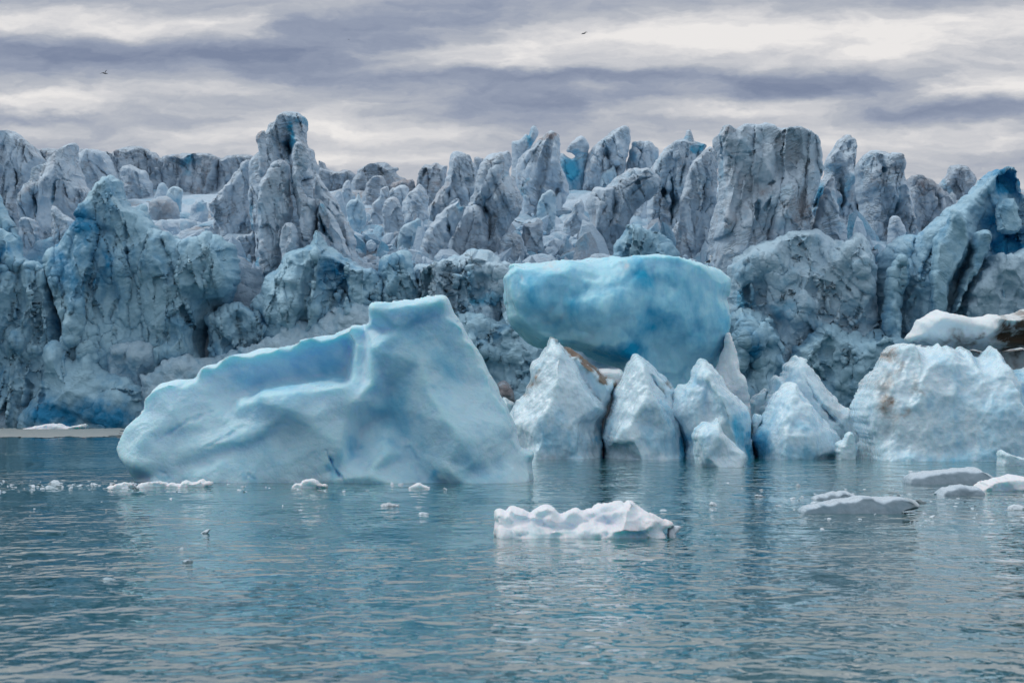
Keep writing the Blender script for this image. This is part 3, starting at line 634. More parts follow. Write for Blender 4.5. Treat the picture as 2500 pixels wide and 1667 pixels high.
S('ice_slab', 'rounded standing slab in front of the tallest tower, its top below the blue notch', 'A', [(1745, 560), (1800, 470), (1850, 400), (1885, 383), (1930, 390), (1965, 440), (1975, 560), (1985, 750), (1930, 870), (1870, 1000), (1760, 1040), (1745, 850)], 1010, seed=33, cat='ice slab', T=1.6, Y=207.8, facet=(60, 140, .5), cracks=[([(1900, 770), (1870, 880), (1890, 1020)], 6, 1.0)])
S('ice_tower', 'narrow knobbly spire on the right front of the tallest tower', 'A', [(1965, 540), (1975, 430), (1968, 360), (1985, 290), (2020, 266), (2055, 275), (2080, 330), (2088, 430), (2050, 500), (2030, 550), (2060, 640), (2150, 660), (2150, 900), (2120, 1040), (2040, 1040), (2010, 900), (1995, 640)], 1010, seed=34, T=1.4, Y=206.9, w=22, group=G1)
S('ice_fin', 'long sloping fin on the right flank of the tallest tower, furthest back of three', 'A', [(2100, 1060), (2110, 460), (2150, 480), (2200, 560), (2250, 640), (2310, 720), (2351, 800), (2390, 880), (2430, 1060)], 1000, seed=35, cat='ice fin', T=1.8, Y=209.5, cracks=[([(2150, 530), (2230, 640), (2320, 780)], 5, 1.2)])
S('ice_fin', 'blue edged sloping fin right of the tallest tower, beside a dark blue crack', 'A', [(2140, 1080), (2142, 650), (2160, 640), (2200, 700), (2250, 750), (2290, 830), (2351, 950), (2400, 1080)], 1010, seed=36, cat='ice fin', T=1.4, Y=206.3, blue=[(2165, 700, 40, 60, .9)], cracks=[([(2150, 760), (2190, 860), (2260, 960)], 7, 1.8)])
S('ice_block', 'small pale upright block at the foot of the tallest tower', 'A', [(1895, 1060), (1895, 850), (1925, 808), (1975, 812), (2010, 850), (2018, 960), (2020, 1060)], 1020, seed=37, cat='ice block', T=1.0, Y=204.8, w=18)
# --- centre towers
S('ice_tower', 'dark double tooth left of the flat topped slab tower', 'B', [(570, 700), (600, 560), (600, 500), (625, 440), (650, 420), (690, 427), (735, 408), (780, 425), (812, 432), (800, 520), (790, 600), (700, 700)], 640, far=True, seed=40, group=G1, T=2.2, cracks=[([(690, 430), (650, 500), (610, 560)], 6, 1.2)])
S('ice_tower', 'flat topped slab tower with fine level banding, left of the centre', 'B', [(660, 860), (668, 770), (700, 680), (740, 610), (780, 560), (800, 500), (815, 440), (830, 360), (848, 334), (900, 338), (975, 357), (986, 405), (1012, 440), (1010, 500), (1010, 580), (985, 640), (960, 740), (860, 820), (760, 860)], 850, seed=41, group=G1, T=2.3,
  cracks=[([(925, 520), (970, 550), (995, 590)], 5, 1.0), ([(830, 580), (815, 700)], 3, .7)], dirt=[(740, 640, 60, 120, .5)])
S('ice_block', 'thin wedge of blue ice peeping out between the slab tower and the curved tooth', 'B', [(980, 520), (985, 378), (1010, 370), (1062, 380), (1060, 520)], 560, far=True, seed=42, cat='ice block', T=1.4, w=16)
S('ice_cone', 'white pointed cone in front of the dark double tooth', 'B', [(505, 840), (505, 690), (540, 620), (590, 570), (620, 545), (640, 572), (668, 620), (682, 690), (680, 840)], 790, seed=43, cat='ice cone', T=1.6, relief=[[(620, 560, 0), (600, 680, .9), (590, 780, 1)]], cracks=[([(555, 730), (580, 800)], 5, 1.1)])
S('ice_tower', 'curved tooth tower with slanting cracks, its flat tip at the upper right', 'B', [(940, 720), (985, 600), (1000, 530), (1015, 450), (1045, 395), (1100, 352), (1165, 334), (1233, 327), (1238, 400), (1212, 480), (1260, 540), (1285, 590), (1315, 660), (1302, 740), (1240, 830), (1225, 880), (1180, 920), (1140, 1000), (1080, 1010), (1085, 880), (1070, 760), (1000, 740)], 980, seed=44, group=G1, T=2.5,
  relief=[[(1150, 400, 1.0), (1080, 560, 1.6), (1010, 680, 1.0)], [(1180, 640, 1.8), (1140, 850, 1.4), (1110, 980, .8)], [(1150, 560, .6), (1080, 720, .5)]],
  cracks=[([(1235, 420), (1200, 500), (1160, 560)], 7, 1.5), ([(1060, 660), (1075, 760), (1095, 850)], 9, 2.2), ([(1090, 430), (1180, 390), (1220, 370)], 2.5, .4), ([(1070, 480), (1150, 450), (1225, 420)], 2.5, .4), ([(1130, 620), (1070, 690)], 4, .9), ([(1210, 760), (1240, 850)], 4, .8)])
S('ice_horn', 'pale blue horn with a split tip behind the big cracked tooth', 'B', [(1240, 480), (1243, 400), (1240, 280), (1255, 262), (1295, 255), (1340, 208), (1352, 225), (1372, 170), (1390, 158), (1405, 165), (1417, 200), (1410, 250), (1370, 310), (1320, 400), (1300, 500)], 560, seed=45, cat='ice horn', T=1.4, w=20, blue=[(1380, 240, 30, 60, .9)])
S('ice_tower', 'big cracked tooth with a brown streak at its tip, in the centre of the skyline', 'B', [(1495, 196), (1540, 205), (1576, 235), (1570, 340), (1572, 420), (1600, 480), (1625, 545), (1620, 640), (1500, 700), (1440, 760), (1330, 740), (1290, 620), (1270, 500), (1275, 410), (1330, 340), (1400, 270), (1450, 222)], 700, seed=46, group=G1, T=2.6,
  relief=[[(1500, 230, .6), (1420, 400, 1.6), (1380, 600, 1.6)], [(1480, 330, .2), (1440, 560, .4)], [(1540, 330, 1.4), (1560, 560, 1.2)]],
  cracks=[([(1480, 230), (1400, 330), (1370, 470)], 5, 1.2), ([(1490, 280), (1460, 330)], 4, .8), ([(1400, 480), (1560, 460)], 2.5, .4)], dirt=[(1480, 215, 60, 25, 1.3)], blue=[(1345, 590, 50, 60, 1.0), (1300, 600, 30, 60, .8)])
S('ice_mushroom', 'small mushroom shaped cap balanced on a thin neck of turquoise ice', 'B', [(1560, 620), (1570, 420), (1566, 345), (1600, 350), (1640, 380), (1668, 368), (1650, 350), (1612, 336), (1605, 325), (1640, 280), (1680, 240), (1716, 221), (1745, 250), (1763, 290), (1757, 350), (1752, 400), (1742, 430), (1740, 640)], 600, seed=47, cat='ice mushroom', T=1.1, w=16, facet=(40, 60, .4), blue=[(1650, 470, 110, 110, 1.0), (1690, 360, 50, 25, .9)])
S('ice_tower', 'slanting tower with a long curved blue crack, right of the mushroom cap', 'B', [(1715, 620), (1712, 520), (1730, 400), (1762, 340), (1785, 300), (1830, 260), (1890, 228), (1950, 182), (2000, 157), (2040, 178), (2046, 230), (2042, 300), (2020, 400), (2000, 470), (1960, 560), (1860, 640)], 600, seed=48, group=G1, T=2.4,
  relief=[[(1860, 270, .4), (1880, 380, .0), (1900, 450, .2)], [(1960, 220, 1.6), (1950, 420, 1.6)], [(1800, 360, 1.4), (1780, 520, 1.4)]],
  cracks=[([(1862, 265), (1875, 350), (1905, 410)], 7, 1.5), ([(1770, 320), (1810, 400), (1830, 450)], 6, 1.3)])
S('ice_block', 'twin rounded blocks split by a blue gap, right of the slanting tower', 'B', [(2000, 600), (2010, 450), (2040, 330), (2050, 263), (2100, 256), (2180, 272), (2205, 292), (2237, 320), (2236, 380), (2200, 440), (2180, 600)], 560, seed=49, cat='ice block', T=2, cracks=[([(2090, 290), (2110, 350), (2085, 440)], 7, 1.6)], blue=[(2060, 340, 35, 80, .9)])
S('ice_slab', 'long slanting slab leaning left, with a jagged split top, in the lower centre', 'B', [(575, 1120), (590, 1050), (650, 930), (690, 850), (760, 760), (820, 700), (870, 660), (893, 643), (900, 660), (905, 700), (940, 690), (900, 800), (850, 900), (800, 980), (740, 1120)], 1040, seed=50, cat='ice slab', T=1.6, cracks=[([(815, 810), (820, 870), (840, 930)], 6, 1.6)], blue=[(920, 700, 35, 45, .8)])
S('ice_slab', 'shield shaped pale slab with a notched right edge, in the lower centre', 'B', [(815, 1060), (820, 880), (850, 830), (900, 755), (935, 705), (960, 715), (1000, 690), (1040, 730), (1080, 830), (1092, 900), (1078, 1040), (960, 1080)], 1000, seed=51, cat='ice slab', T=1.5, facet=(70, 120, .4), cracks=[([(925, 710), (870, 780), (830, 850)], 4, .8)])
S('ice_slab', 'squat slab at the foot of the curved tooth', 'B', [(1110, 1080), (1150, 960), (1200, 900), (1260, 880), (1310, 900), (1330, 960), (1320, 1080)], 1020, seed=52, cat='ice slab', T=1.2, w=20)
S('ice_tower', 'large ribbed slab tower leaning right, with slanting grooves and a round front lobe', 'B', [(1720, 1080), (1730, 960), (1745, 880), (1775, 790), (1752, 700), (1775, 630), (1800, 590), (1830, 580), (1870, 590), (1900, 560), (1960, 500), (2045, 438), (2150, 448), (2210, 478), (2242, 530), (2225, 600), (2160, 660), (2085, 720), (2050, 790), (2010, 870), (1990, 1080)], 1030, seed=53, group=G1, T=2.6,
  relief=[[(1860, 610, 1.6), (1830, 720, 2.0), (1800, 900, 1.6), (1780, 1040, 1.2)], [(1935, 600, .3), (1930, 740, .3), (1890, 860, .6)], [(2130, 480, 1.2), (2000, 640, 1.8), (1940, 840, 1.4)]],
  cracks=[([(1925, 600), (1940, 700), (1890, 860)], 6, 1.2), ([(1950, 560), (2060, 480), (2140, 460)], 2.5, .5), ([(1980, 620), (2110, 540), (2230, 520)], 3, .6), ([(2000, 700), (2060, 620), (2150, 560)], 3, .6), ([(1880, 700), (1830, 790)], 3, .5)])
# --- right towers
S('ice_tower', 'shadowed tower with a turquoise upper corner, behind the leaf shaped slab', 'C', [(-200, 1000), (-190, 640), (-200, 560), (-170, 450), (-120, 370), (-60, 300), (0, 255), (50, 248), (100, 262), (190, 275), (213, 296), (185, 340), (150, 420), (120, 600), (60, 1000)], 830, seed=54, group=G1, T=2.6, blue=[(160, 300, 60, 45, 1.1)],
  cracks=[([(-50, 480), (-20, 700), (-40, 900)], 10, 2.2), ([(80, 300), (30, 480), (10, 600)], 5, .9), ([(-100, 560), (-60, 700)], 10, 2)])
S('ice_boulder', 'thin capstone perched on top of the shadowed tower', 'C', [(-10, 262), (0, 238), (30, 206), (70, 190), (108, 188), (116, 215), (112, 252), (80, 256), (40, 262)], 830, seed=55, cat='ice cap', T=.9, w=12, px=1650, blue=[(100, 225, 22, 25, .8)], panel=())
S('ice_slab', 'tall leaf shaped slab standing against the left side of the huge block', 'C', [(-20, 1120), (10, 900), (30, 800), (20, 650), (60, 540), (85, 430), (130, 380), (180, 330), (232, 288), (268, 338), (290, 410), (294, 480), (280, 560), (275, 660), (262, 750), (245, 830), (230, 1120)], 1050, seed=56, cat='ice slab', T=2, facet=(60, 150, .5), cracks=[([(15, 780), (25, 900), (15, 1000)], 5, 1.4), ([(230, 700), (180, 760)], 3, .5)])
S('ice_block', 'huge broad flat topped block with level bands, widest on the glacier', 'C', [(215, 1120), (230, 900), (248, 800), (280, 640), (296, 480), (285, 400), (262, 330), (250, 290), (250, 228), (290, 216), (320, 160), (333, 154), (380, 200), (430, 165), (500, 155), (560, 165), (620, 170), (700, 172), (820, 179), (880, 190), (915, 222), (935, 228), (952, 275), (964, 340), (960, 420), (975, 490), (945, 560), (930, 640), (890, 750), (895, 860), (850, 1000), (600, 1120)], 1040, seed=57, cat='ice block', T=3.2,
  relief=[[(450, 200, .4), (430, 420, 1.0), (360, 620, 2.0), (300, 820, 2.4), (280, 1040, 2.2)], [(620, 200, .8), (560, 450, 1.6), (640, 600, 2.2), (480, 820, 2.8), (430, 1040, 2.4)], [(800, 220, 1.0), (820, 500, 1.5), (800, 780, 1.0)], [(700, 700, 2.6), (640, 900, 2.6)], [(540, 620, 1.0), (520, 820, 1.4)]],
  cracks=[([(285, 230), (300, 400), (290, 560)], 7, 1.6), ([(735, 180), (680, 240), (630, 300)], 3, .6), ([(350, 370), (470, 372), (478, 420)], 3, .7), ([(335, 385), (345, 395)], 5, 1.2), ([(920, 230), (880, 300), (860, 340)], 3, .6), ([(515, 680), (505, 780), (500, 850)], 5, 1.2), ([(600, 660), (575, 760)], 4, .9), ([(300, 480), (340, 420), (330, 540)], 4, .8), ([(300, 830), (320, 850)], 5, 1), ([(560, 600), (640, 560)], 3, .5)],
  dirt=[(790, 760, 100, 90, .7), (560, 610, 60, 30, .6)])
S('ice_spike', 'tiny pointed shard on the top left corner of the huge block', 'C', [(285, 235), (310, 180), (325, 155), (345, 170), (382, 205), (375, 240)], 1040, seed=58, cat='ice spike', T=.8, w=10, px=1870)
S('ice_spike', 'small sharp pale spike at the foot of the huge block', 'C', [(600, 1010), (620, 860), (660, 800), (672, 740), (690, 712), (698, 760), (700, 860), (680, 1000)], 930, seed=59, cat='ice spike', T=1.0, w=16, Y=207.5)
S('ice_tower', 'slender spire with a notched double tip and a deep blue cleft', 'C', [(880, 900), (884, 790), (930, 650), (960, 560), (1000, 500), (1005, 400), (1020, 370), (1050, 330), (1060, 300), (1100, 250), (1140, 228), (1165, 221), (1180, 250), (1190, 236), (1205, 270), (1213, 330), (1205, 420), (1202, 500), (1222, 600), (1243, 680), (1248, 900), (1200, 1000), (1000, 980)], 900, seed=60, T=2.2, group=G1,
  relief=[[(1150, 250, .4), (1120, 420, .8), (1090, 520, -.4), (1110, 780, -1.2)], [(1180, 300, 1.2), (1180, 600, 1.5), (1190, 850, 1.2)], [(1020, 470, .2), (950, 680, -.8), (905, 820, -1.0)]],
  cracks=[([(1095, 500), (1105, 640), (1112, 800)], 8, 2.0), ([(1000, 540), (940, 680), (895, 810)], 8, 1.6), ([(1150, 260), (1130, 380)], 3, .6)], blue=[(950, 650, 50, 130, .9), (1110, 620, 30, 150, .8), (1050, 430, 60, 50, .5)])
S('ice_cone', 'white sharp cone nested in front of the slender spire', 'C', [(900, 940), (905, 860), (930, 780), (960, 680), (1000, 600), (1040, 520), (1066, 486), (1082, 530), (1087, 620), (1097, 700), (1112, 790), (1150, 820), (1160, 940)], 885, seed=61, cat='ice cone', T=1.4, w=22, facet=(80, 120, .4), Y=209.0)
S('ice_tower', 'rounded slab tower with two small dark holes near its top', 'C', [(1230, 1060), (1238, 880), (1242, 700), (1210, 560), (1204, 425), (1260, 370), (1310, 340), (1370, 334), (1420, 340), (1452, 362), (1490, 350), (1512, 372), (1531, 410), (1538, 480), (1545, 560), (1582, 680), (1605, 780), (1615, 900), (1500, 980), (1400, 1080), (1330, 1090)], 1000, seed=62, T=2.6, group=G1,
  relief=[[(1350, 360, .8), (1340, 560, 1.5), (1310, 900, 1.5)], [(1480, 400, 1.2), (1450, 600, 1.4), (1400, 800, 1.0)], [(1500, 600, .4), (1440, 820, .0)], [(1560, 700, 1.0), (1570, 860, .9)]],
  cracks=[([(1485, 600), (1455, 740), (1430, 900), (1415, 970)], 7, 1.8), ([(1370, 475), (1378, 480)], 7, 1.2), ([(1432, 465), (1438, 480)], 8, 1.8), ([(1300, 550), (1360, 500)], 4, .8), ([(1455, 365), (1480, 420)], 3, .6), ([(1510, 760), (1540, 860)], 5, 1.0)])
S('ice_slab', 'small brownish slab at the foot of the two-holed tower, in its cleft', 'C', [(1410, 1020), (1440, 860), (1455, 770), (1500, 770), (1530, 820), (1560, 900), (1560, 1020)], 960, seed=63, cat='ice slab', T=1.1, w=18, Y=214.0)


# smaller blades and blocks standing in the crushed ice between the towers
def blade(px, py, h, w_, lean, seed_, label):
    r = np.random.RandomState(seed_); k = r.randint(3)
    if k == 0: pr = [(-.5, 0), (-.50, .50), (-.34, .74), (0.10, .82), (.22, 1), (.38, .90), (.52, .42), (.5, 0)]
    elif k == 1: pr = [(-.5, 0), (-.48, .62), (-.30, .93), (.10, 1), (.36, .88), (.44, .40), (.5, 0)]
    else: pr = [(-.6, 0), (-.56, .38), (-.30, .52), (-.22, .88), (.06, 1), (.20, .84), (.30, .48), (.60, .36), (.62, 0)]
    pts = [(px + x * w_ * r.uniform(.85, 1.15) + lean * z * h, py - z * h * r.uniform(.94, 1.04)) for x, z in pr]
    pts = [(pts[0][0], py + 46)] + pts + [(pts[-1][0], py + 46)]
    block('ice_spike', label, 'ice spike', pts, ground_Y(px, py) + .5, T=max(.5, w_ * .012), w=9, g=2.2, jag=1.4, smooth=1, prof_p=1.4, mat=M['serac'] if seed_ % 3 else M['crush'],
          seed=seed_, group='small ice spikes between the towers', facet=[(w_ * .5, h * .5, .35)], panel=[(w_ * .45, h * .7, .25)], disp=[('facet', .9, .12)])
BL = [(420, 506, 44, 50, .18), (545, 560, 44, 52, .12), (842, 500, 56, 40, .15), (872, 540, 62, 44, -.1), (935, 520, 60, 50, .12), (962, 560, 70, 52, -.08), (1000, 590, 52, 56, .1), (1105, 560, 66, 44, .1), (1210, 610, 48, 50, -.08), (1335, 545, 70, 48, .06), (1405, 560, 64, 50, .14), (1300, 590, 50, 60, .02), (1480, 470, 60, 40, .12), (1560, 520, 62, 40, .1), (600, 610, 40, 48, .1), (650, 620, 36, 44, -.1), (1660, 590, 44, 40, .05), (2000, 560, 40, 44, .05), (2110, 590, 44, 40, .08)]
ZN = [(200, 600, 'behind the blue pyramid cliff'), (600, 700, 'at the foot of the tallest tower'), (800, 1015, 'in the crushed ice right of the tallest tower'), (1080, 1240, 'at the foot of the curved tooth tower'),
      (1280, 1440, 'below the big cracked tooth'), (1450, 1700, 'beside the ribbed slab tower'), (1950, 2150, 'below the slender spire')]
ORD = ['first', 'second', 'third', 'fourth', 'fifth', 'sixth', 'seventh', 'eighth', 'ninth']
for z0, z1, where in ZN:
    for n_, (k_, (px_, py_, h_, w__, ln_)) in enumerate(sorted([q for q in enumerate(BL) if z0 <= q[1][0] < z1], key=lambda q: q[1][0])):
        blade(px_, py_, h_ * 1.15, w__, ln_, 300 + k_, '%s small ice spike from the left, %s' % (ORD[n_], where))

# --- glacier front: large faces standing in the water or on its edge
CL = dict(disp=[('fbm', 3.5, .35), ('facet', 2.2, .32), ('facet', .8, .10), ('ridge', .6, .05)], w=36, prof_p=1.6, g=2.6, jag=3.0, mat=M['cliff'], cat='ice cliff', jlen=18)
def C(kind_name, label, reg, pts, Y, T=2.2, **kw):
    d = dict(CL); d.update(kw); sd_ = d.pop('seed', 1)
    W = max(p[0] for p in cv(reg, pts)) - min(p[0] for p in cv(reg, pts))
    d.setdefault('facet', [(max(40, W * .2), max(60, W * .3), T * .5), (max(20, W * .08), max(30, W * .12), T * .22)])
    d.setdefault('panel', [(max(40, W * .2), max(80, W * .6), T * .34), (max(16, W * .07), max(40, W * .22), T * .10)])
    return serac(kind_name, label, reg, pts, 0, T=T, Y=Y, seed=sd_, **d)
GF = 'front faces of the glacier'
C('ice_cliff', 'rough blue-grey cliff at the left edge, cropped by the frame', 'A', [(-300, 2300), (-300, 900), (-100, 850), (0, 857), (60, 880), (112, 935), (132, 1000), (185, 1055), (260, 1075), (335, 1115), (350, 1200), (400, 1380), (430, 1560), (440, 1800), (430, 2300)], 203.5, T=2.4, seed=70, group=GF,
  cracks=[([(330, 1200), (400, 1400), (420, 1600)], 8, 1.6), ([(120, 1600), (200, 1800), (260, 2050)], 9, 1.0)], blue=[(60, 1000, 90, 40, .7), (0, 1900, 120, 120, .4)])
C('ice_cliff', 'large pyramid shaped deep blue cliff with a pale jagged right shoulder', 'A', [(430, 2300), (440, 1560), (380, 1330), (335, 1200), (330, 1010), (400, 950), (460, 870), (520, 800), (590, 670), (640, 600), (690, 530), (735, 496), (800, 513), (830, 560), (862, 640), (905, 700), (940, 680), (965, 675), (990, 750), (1060, 850), (1160, 895), (1220, 917), (1280, 898), (1340, 895), (1400, 868), (1470, 890), (1540, 930), (1602, 972), (1605, 1050), (1627, 1130), (1600, 1250), (1572, 1340), (1440, 1420), (1400, 1600), (1400, 1750), (1300, 2300)], 204.0, T=3.0, seed=71,
  facet=[(80, 120, .8), (34, 50, .35)],
  relief=[[(740, 520, .5), (700, 900, 1.0), (560, 1300, 1.6), (500, 1800, 1.6)], [(860, 700, 1.8), (880, 1000, 1.6), (860, 1500, 1.4), (900, 1900, 1.2)], [(620, 800, .6), (500, 1100, .8)], [(1050, 950, 1.6), (1200, 1250, 2.6), (1300, 1600, 2.2)], [(1450, 1000, 2.0), (1500, 1250, 1.8)], [(960, 1200, .8), (1000, 1500, .8)]],
  cracks=[([(890, 760), (895, 980), (940, 1150), (985, 1260), (980, 1350), (1050, 1520)], 6, 1.6), ([(860, 1300), (800, 1480), (830, 1650)], 4, .8), ([(640, 1390), (740, 1180)], 4, .5), ([(330, 1200), (470, 1200), (400, 1400)], 3, .5), ([(1060, 1210), (1200, 1190)], 4, .6)],
  blue=[(620, 830, 120, 80, .75), (790, 640, 60, 120, .65), (430, 1040, 60, 120, .6), (560, 1150, 160, 160, .5), (780, 1150, 60, 150, .7), (850, 1280, 60, 120, .5), (700, 1350, 70, 90, .4), (1280, 1500, 120, 80, .4)])
C('ice_cliff', 'pale cracked lump below the right shoulder of the pyramid cliff', 'D', [(1370, 700), (1390, 420), (1420, 330), (1410, 190), (1470, 170), (1500, 130), (1580, 108), (1640, 120), (1720, 160), (1785, 205), (1832, 290), (1810, 350), (1760, 420), (1740, 700)], 203.0, T=2.2, seed=72, group=GF, blue=[(1560, 440, 120, 60, .6)])
C('ice_cliff', 'broad blue cone with a sharp little tip, right of the pale cracked lump', 'A', [(1700, 2000), (1720, 1480), (1690, 1380), (1700, 1330), (1775, 1280), (1762, 1222), (1800, 1180), (1880, 1130), (1900, 1080), (1930, 1040), (1990, 1000), (2040, 970), (2090, 965), (2105, 920), (2125, 875), (2145, 863), (2160, 870), (2190, 920), (2222, 958), (2262, 972), (2300, 1010), (2360, 1060), (2420, 1090), (2560, 1110), (2620, 1300), (2640, 2000)], 203.2, T=2.6, seed=73,
  relief=[[(2150, 880, .4), (2160, 1050, 1.6), (2100, 1250, 2.0), (2100, 1600, 1.6)], [(2290, 1060, 1.4), (2300, 1300, 1.0)], [(2420, 1150, 1.8), (2450, 1400, 1.8)], [(1900, 1200, 1.6), (1880, 1450, 1.6)]],
  cracks=[([(2315, 1080), (2340, 1250), (2400, 1400)], 8, 1.8), ([(1700, 1360), (1770, 1420), (1840, 1530)], 7, 1.8), ([(2480, 1250), (2540, 1400)], 6, 1.2)],
  blue=[(2240, 1160, 80, 70, .7), (2330, 1180, 40, 120, .8), (2050, 1010, 120, 30, .3)])
C('ice_block', 'square blue-grey block with overhanging top, on the glacier lip in the centre', 'B', [(345, 1400), (350, 1180), (365, 1130), (355, 1085), (375, 1060), (430, 1030), (470, 1010), (540, 1005), (568, 1030), (572, 1100), (600, 1180), (650, 1250), (660, 1420), (500, 1500)], 202.6, T=1.8, seed=74, cat='ice block', cracks=[([(400, 1070), (480, 1140), (560, 1120)], 4, .6)], blue=[(450, 1080, 90, 50, .5)])
C('ice_cliff', 'crumbly pale face below the square block, left of the blue anvil berg', 'B', [(560, 2100), (580, 1300), (600, 1130), (680, 1070), (760, 1050), (850, 1028), (900, 1040), (960, 1010), (1050, 1030), (1160, 1060), (1240, 1085), (1280, 1150), (1300, 1500), (1300, 2100)], 203.0, T=2.4, seed=75, group=GF, cracks=[([(880, 1060), (880, 1200), (890, 1400)], 5, 1.2)], blue=[(1100, 1330, 120, 60, .8), (950, 1200, 90, 60, .4)], disp=[('fbm', 3.5, .7), ('facet', 1.8, .4), ('facet', .9, .2)], mat=M['crush'])
C('ice_block', 'rounded blue-white block behind the top of the blue anvil berg', 'B', [(1880, 1250), (1920, 1060), (1950, 950), (1990, 870), (1998, 815), (2050, 812), (2105, 816), (2180, 840), (2260, 895), (2340, 965), (2375, 1010), (2400, 1250)], 202.5, T=2.0, seed=76, cat='ice block', facet=(60, 90, .5), disp=[('fbm', 3, .4), ('facet', 1.2, .2)], mat=M['cliff'])
C('ice_cliff', 'large crumbly pale blue face right of the blue anvil berg', 'C', [(330, 2300), (340, 1200), (355, 1100), (400, 1050), (440, 1030), (520, 985), (600, 940), (660, 920), (720, 905), (760, 888), (830, 875), (900, 868), (960, 872), (1000, 900), (1060, 920), (1110, 950), (1160, 940), (1190, 903), (1230, 905), (1285, 925), (1330, 1000), (1348, 1100), (1340, 1300), (1345, 1500), (1350, 2300)], 203.6, T=2.8, seed=77, mat=M['crush'], panel=[(90, 120, .45), (36, 50, .18)], group=GF,
  disp=[('fbm', 4., .4), ('facet', 2.2, .45), ('facet', 1.1, .25), ('facet', .5, .08)],
  relief=[[(500, 1050, 1.0), (480, 1300, 1.0)], [(900, 900, 1.2), (850, 1200, 1.9), (800, 1500, 1.8)], [(1150, 1000, 1.4), (1200, 1300, 1.9)], [(650, 1100, 1.0), (680, 1400, 1.0)]],
  cracks=[([(740, 1055), (840, 1080)], 3, .7), ([(470, 1240), (480, 1340)], 7, .9)], blue=[(660, 1400, 90, 60, .6), (450, 1330, 60, 70, .7)])
C('ice_ridge', 'long slanting blue ridge rising to the right, with a deep blue cave near its crest', 'C', [(1330, 2300), (1345, 1500), (1340, 1300), (1350, 1100), (1370, 1020), (1430, 950), (1500, 900), (1570, 876), (1612, 900), (1700, 828), (1800, 748), (1900, 668), (1985, 588), (2040, 520), (2085, 466), (2160, 433), (2228, 421), (2290, 438), (2317, 500), (2322, 620), (2400, 560), (2480, 500), (2600, 480), (2600, 2300)], 204.6, T=1.9, panel=[(110, 150, .5), (40, 60, .2)], seed=78, cat='ice ridge', mat=M['azure'],
  facet=[(90, 70, .9), (34, 50, .35)],
  relief=[[(2230, 440, 1.0), (2100, 540, 1.8), (1900, 730, 2.2), (1700, 900, 2.0), (1560, 1200, 2.4)], [(2140, 520, -.4), (2200, 510, -1.2), (2270, 560, -1.3), (2290, 700, -.9)], [(2120, 700, 1.0), (2060, 900, -.8), (2120, 1020, -1.6)], [(1830, 800, 2.6), (1850, 1000, 3.4), (1700, 1250, 3.2), (1640, 1500, 2.8)], [(2250, 740, .6), (2240, 900, -1.6)], [(2100, 1150, 3.0), (2150, 1450, 3.6)], [(1960, 960, .8), (1880, 1200, .2), (1860, 1350, .6)]],
  cracks=[([(1610, 880), (1560, 1000), (1500, 1150), (1500, 1320)], 6, 1.4), ([(1740, 880), (1640, 1080), (1560, 1250)], 5, 1.2), ([(1940, 1060), (1880, 1180), (1820, 1340)], 8, 1.8), ([(1700, 960), (1620, 1160)], 4, .9), ([(1345, 1180), (1335, 1400), (1370, 1560)], 9, 2.0)],
  blue=[(2210, 560, 110, 90, 1.6), (2140, 800, 110, 100, .9), (2220, 930, 120, 130, 1.3), (1900, 1130, 60, 120, .5), (1600, 960, 60, 60, .3)])
C('ice_boulder', 'round topped pillar boulder in front of the slanting blue ridge', 'C', [(1700, 1400), (1720, 1100), (1730, 950), (1760, 880), (1820, 820), (1850, 740), (1890, 720), (1940, 770), (1960, 830), (1955, 900), (1980, 960), (1975, 1010), (1920, 1090), (1870, 1150), (1830, 1260), (1800, 1420)], 199.8, T=1.5, seed=79, cat='ice boulder', w=16, facet=(60, 80, .7), disp=[('facet', 1.4, .3)], panel=())
C('ice_boulder', 'pale angular boulder hanging below the blue cave', 'C', [(1850, 1400), (1880, 1320), (1930, 1180), (1985, 1080), (2000, 1000), (1990, 920), (2050, 870), (2095, 862), (2135, 920), (2135, 980), (2100, 1040), (2060, 1120), (1990, 1220), (1930, 1330)], 199.6, T=1.3, seed=80, cat='ice boulder', w=13, facet=(45, 60, .6), disp=[('facet', 1.2, .25)], panel=())
C('ice_boulder', 'smooth boulder lying inside the mouth of the blue cave', 'C', [(2150, 740), (2155, 680), (2190, 645), (2250, 635), (2310, 650), (2338, 700), (2320, 750), (2250, 760)], 201.0, T=1.2, seed=81, cat='ice boulder', w=20, facet=(50, 60, .3), panel=())
C('ice_slab', 'upright split slabs at the left foot of the slanting blue ridge', 'C', [(1410, 1500), (1420, 1250), (1460, 1100), (1530, 1010), (1575, 1100), (1560, 1180), (1500, 1330), (1520, 1500)], 199.8, T=1.2, seed=82, cat='ice slab', w=22)
C('ice_mound', 'lumpy snow-white mound low in front of the right end of the glacier', 'C', [(1880, 1900), (1900, 1420), (1960, 1240), (2010, 1140), (2080, 1080), (2120, 1030), (2190, 1020), (2220, 1060), (2300, 1040), (2400, 960), (2560, 920), (2600, 1900)], 200.2, T=1.8, seed=83, cat='ice mound', mat=M['crush'], disp=[('fbm', 3, .6), ('facet', 1.4, .4), ('facet', .6, .14)], panel=())
C('ice_mound', 'knobbly blue mound with a dark cleft, just right of the blue anvil berg', 'F', [(340, 1200), (345, 300), (370, 190), (400, 170), (440, 137), (500, 155), (545, 155), (600, 190), (640, 180), (690, 250), (700, 330), (760, 420), (800, 560), (820, 1200)], 199.8, T=2.2, seed=84, cat='ice mound', disp=[('fbm', 3, .7), ('facet', 1.5, .5), ('facet', .7, .2)], cracks=[([(450, 400), (470, 520), (510, 700)], 14, 3.2)], blue=[(480, 430, 40, 60, 1.0)], panel=())
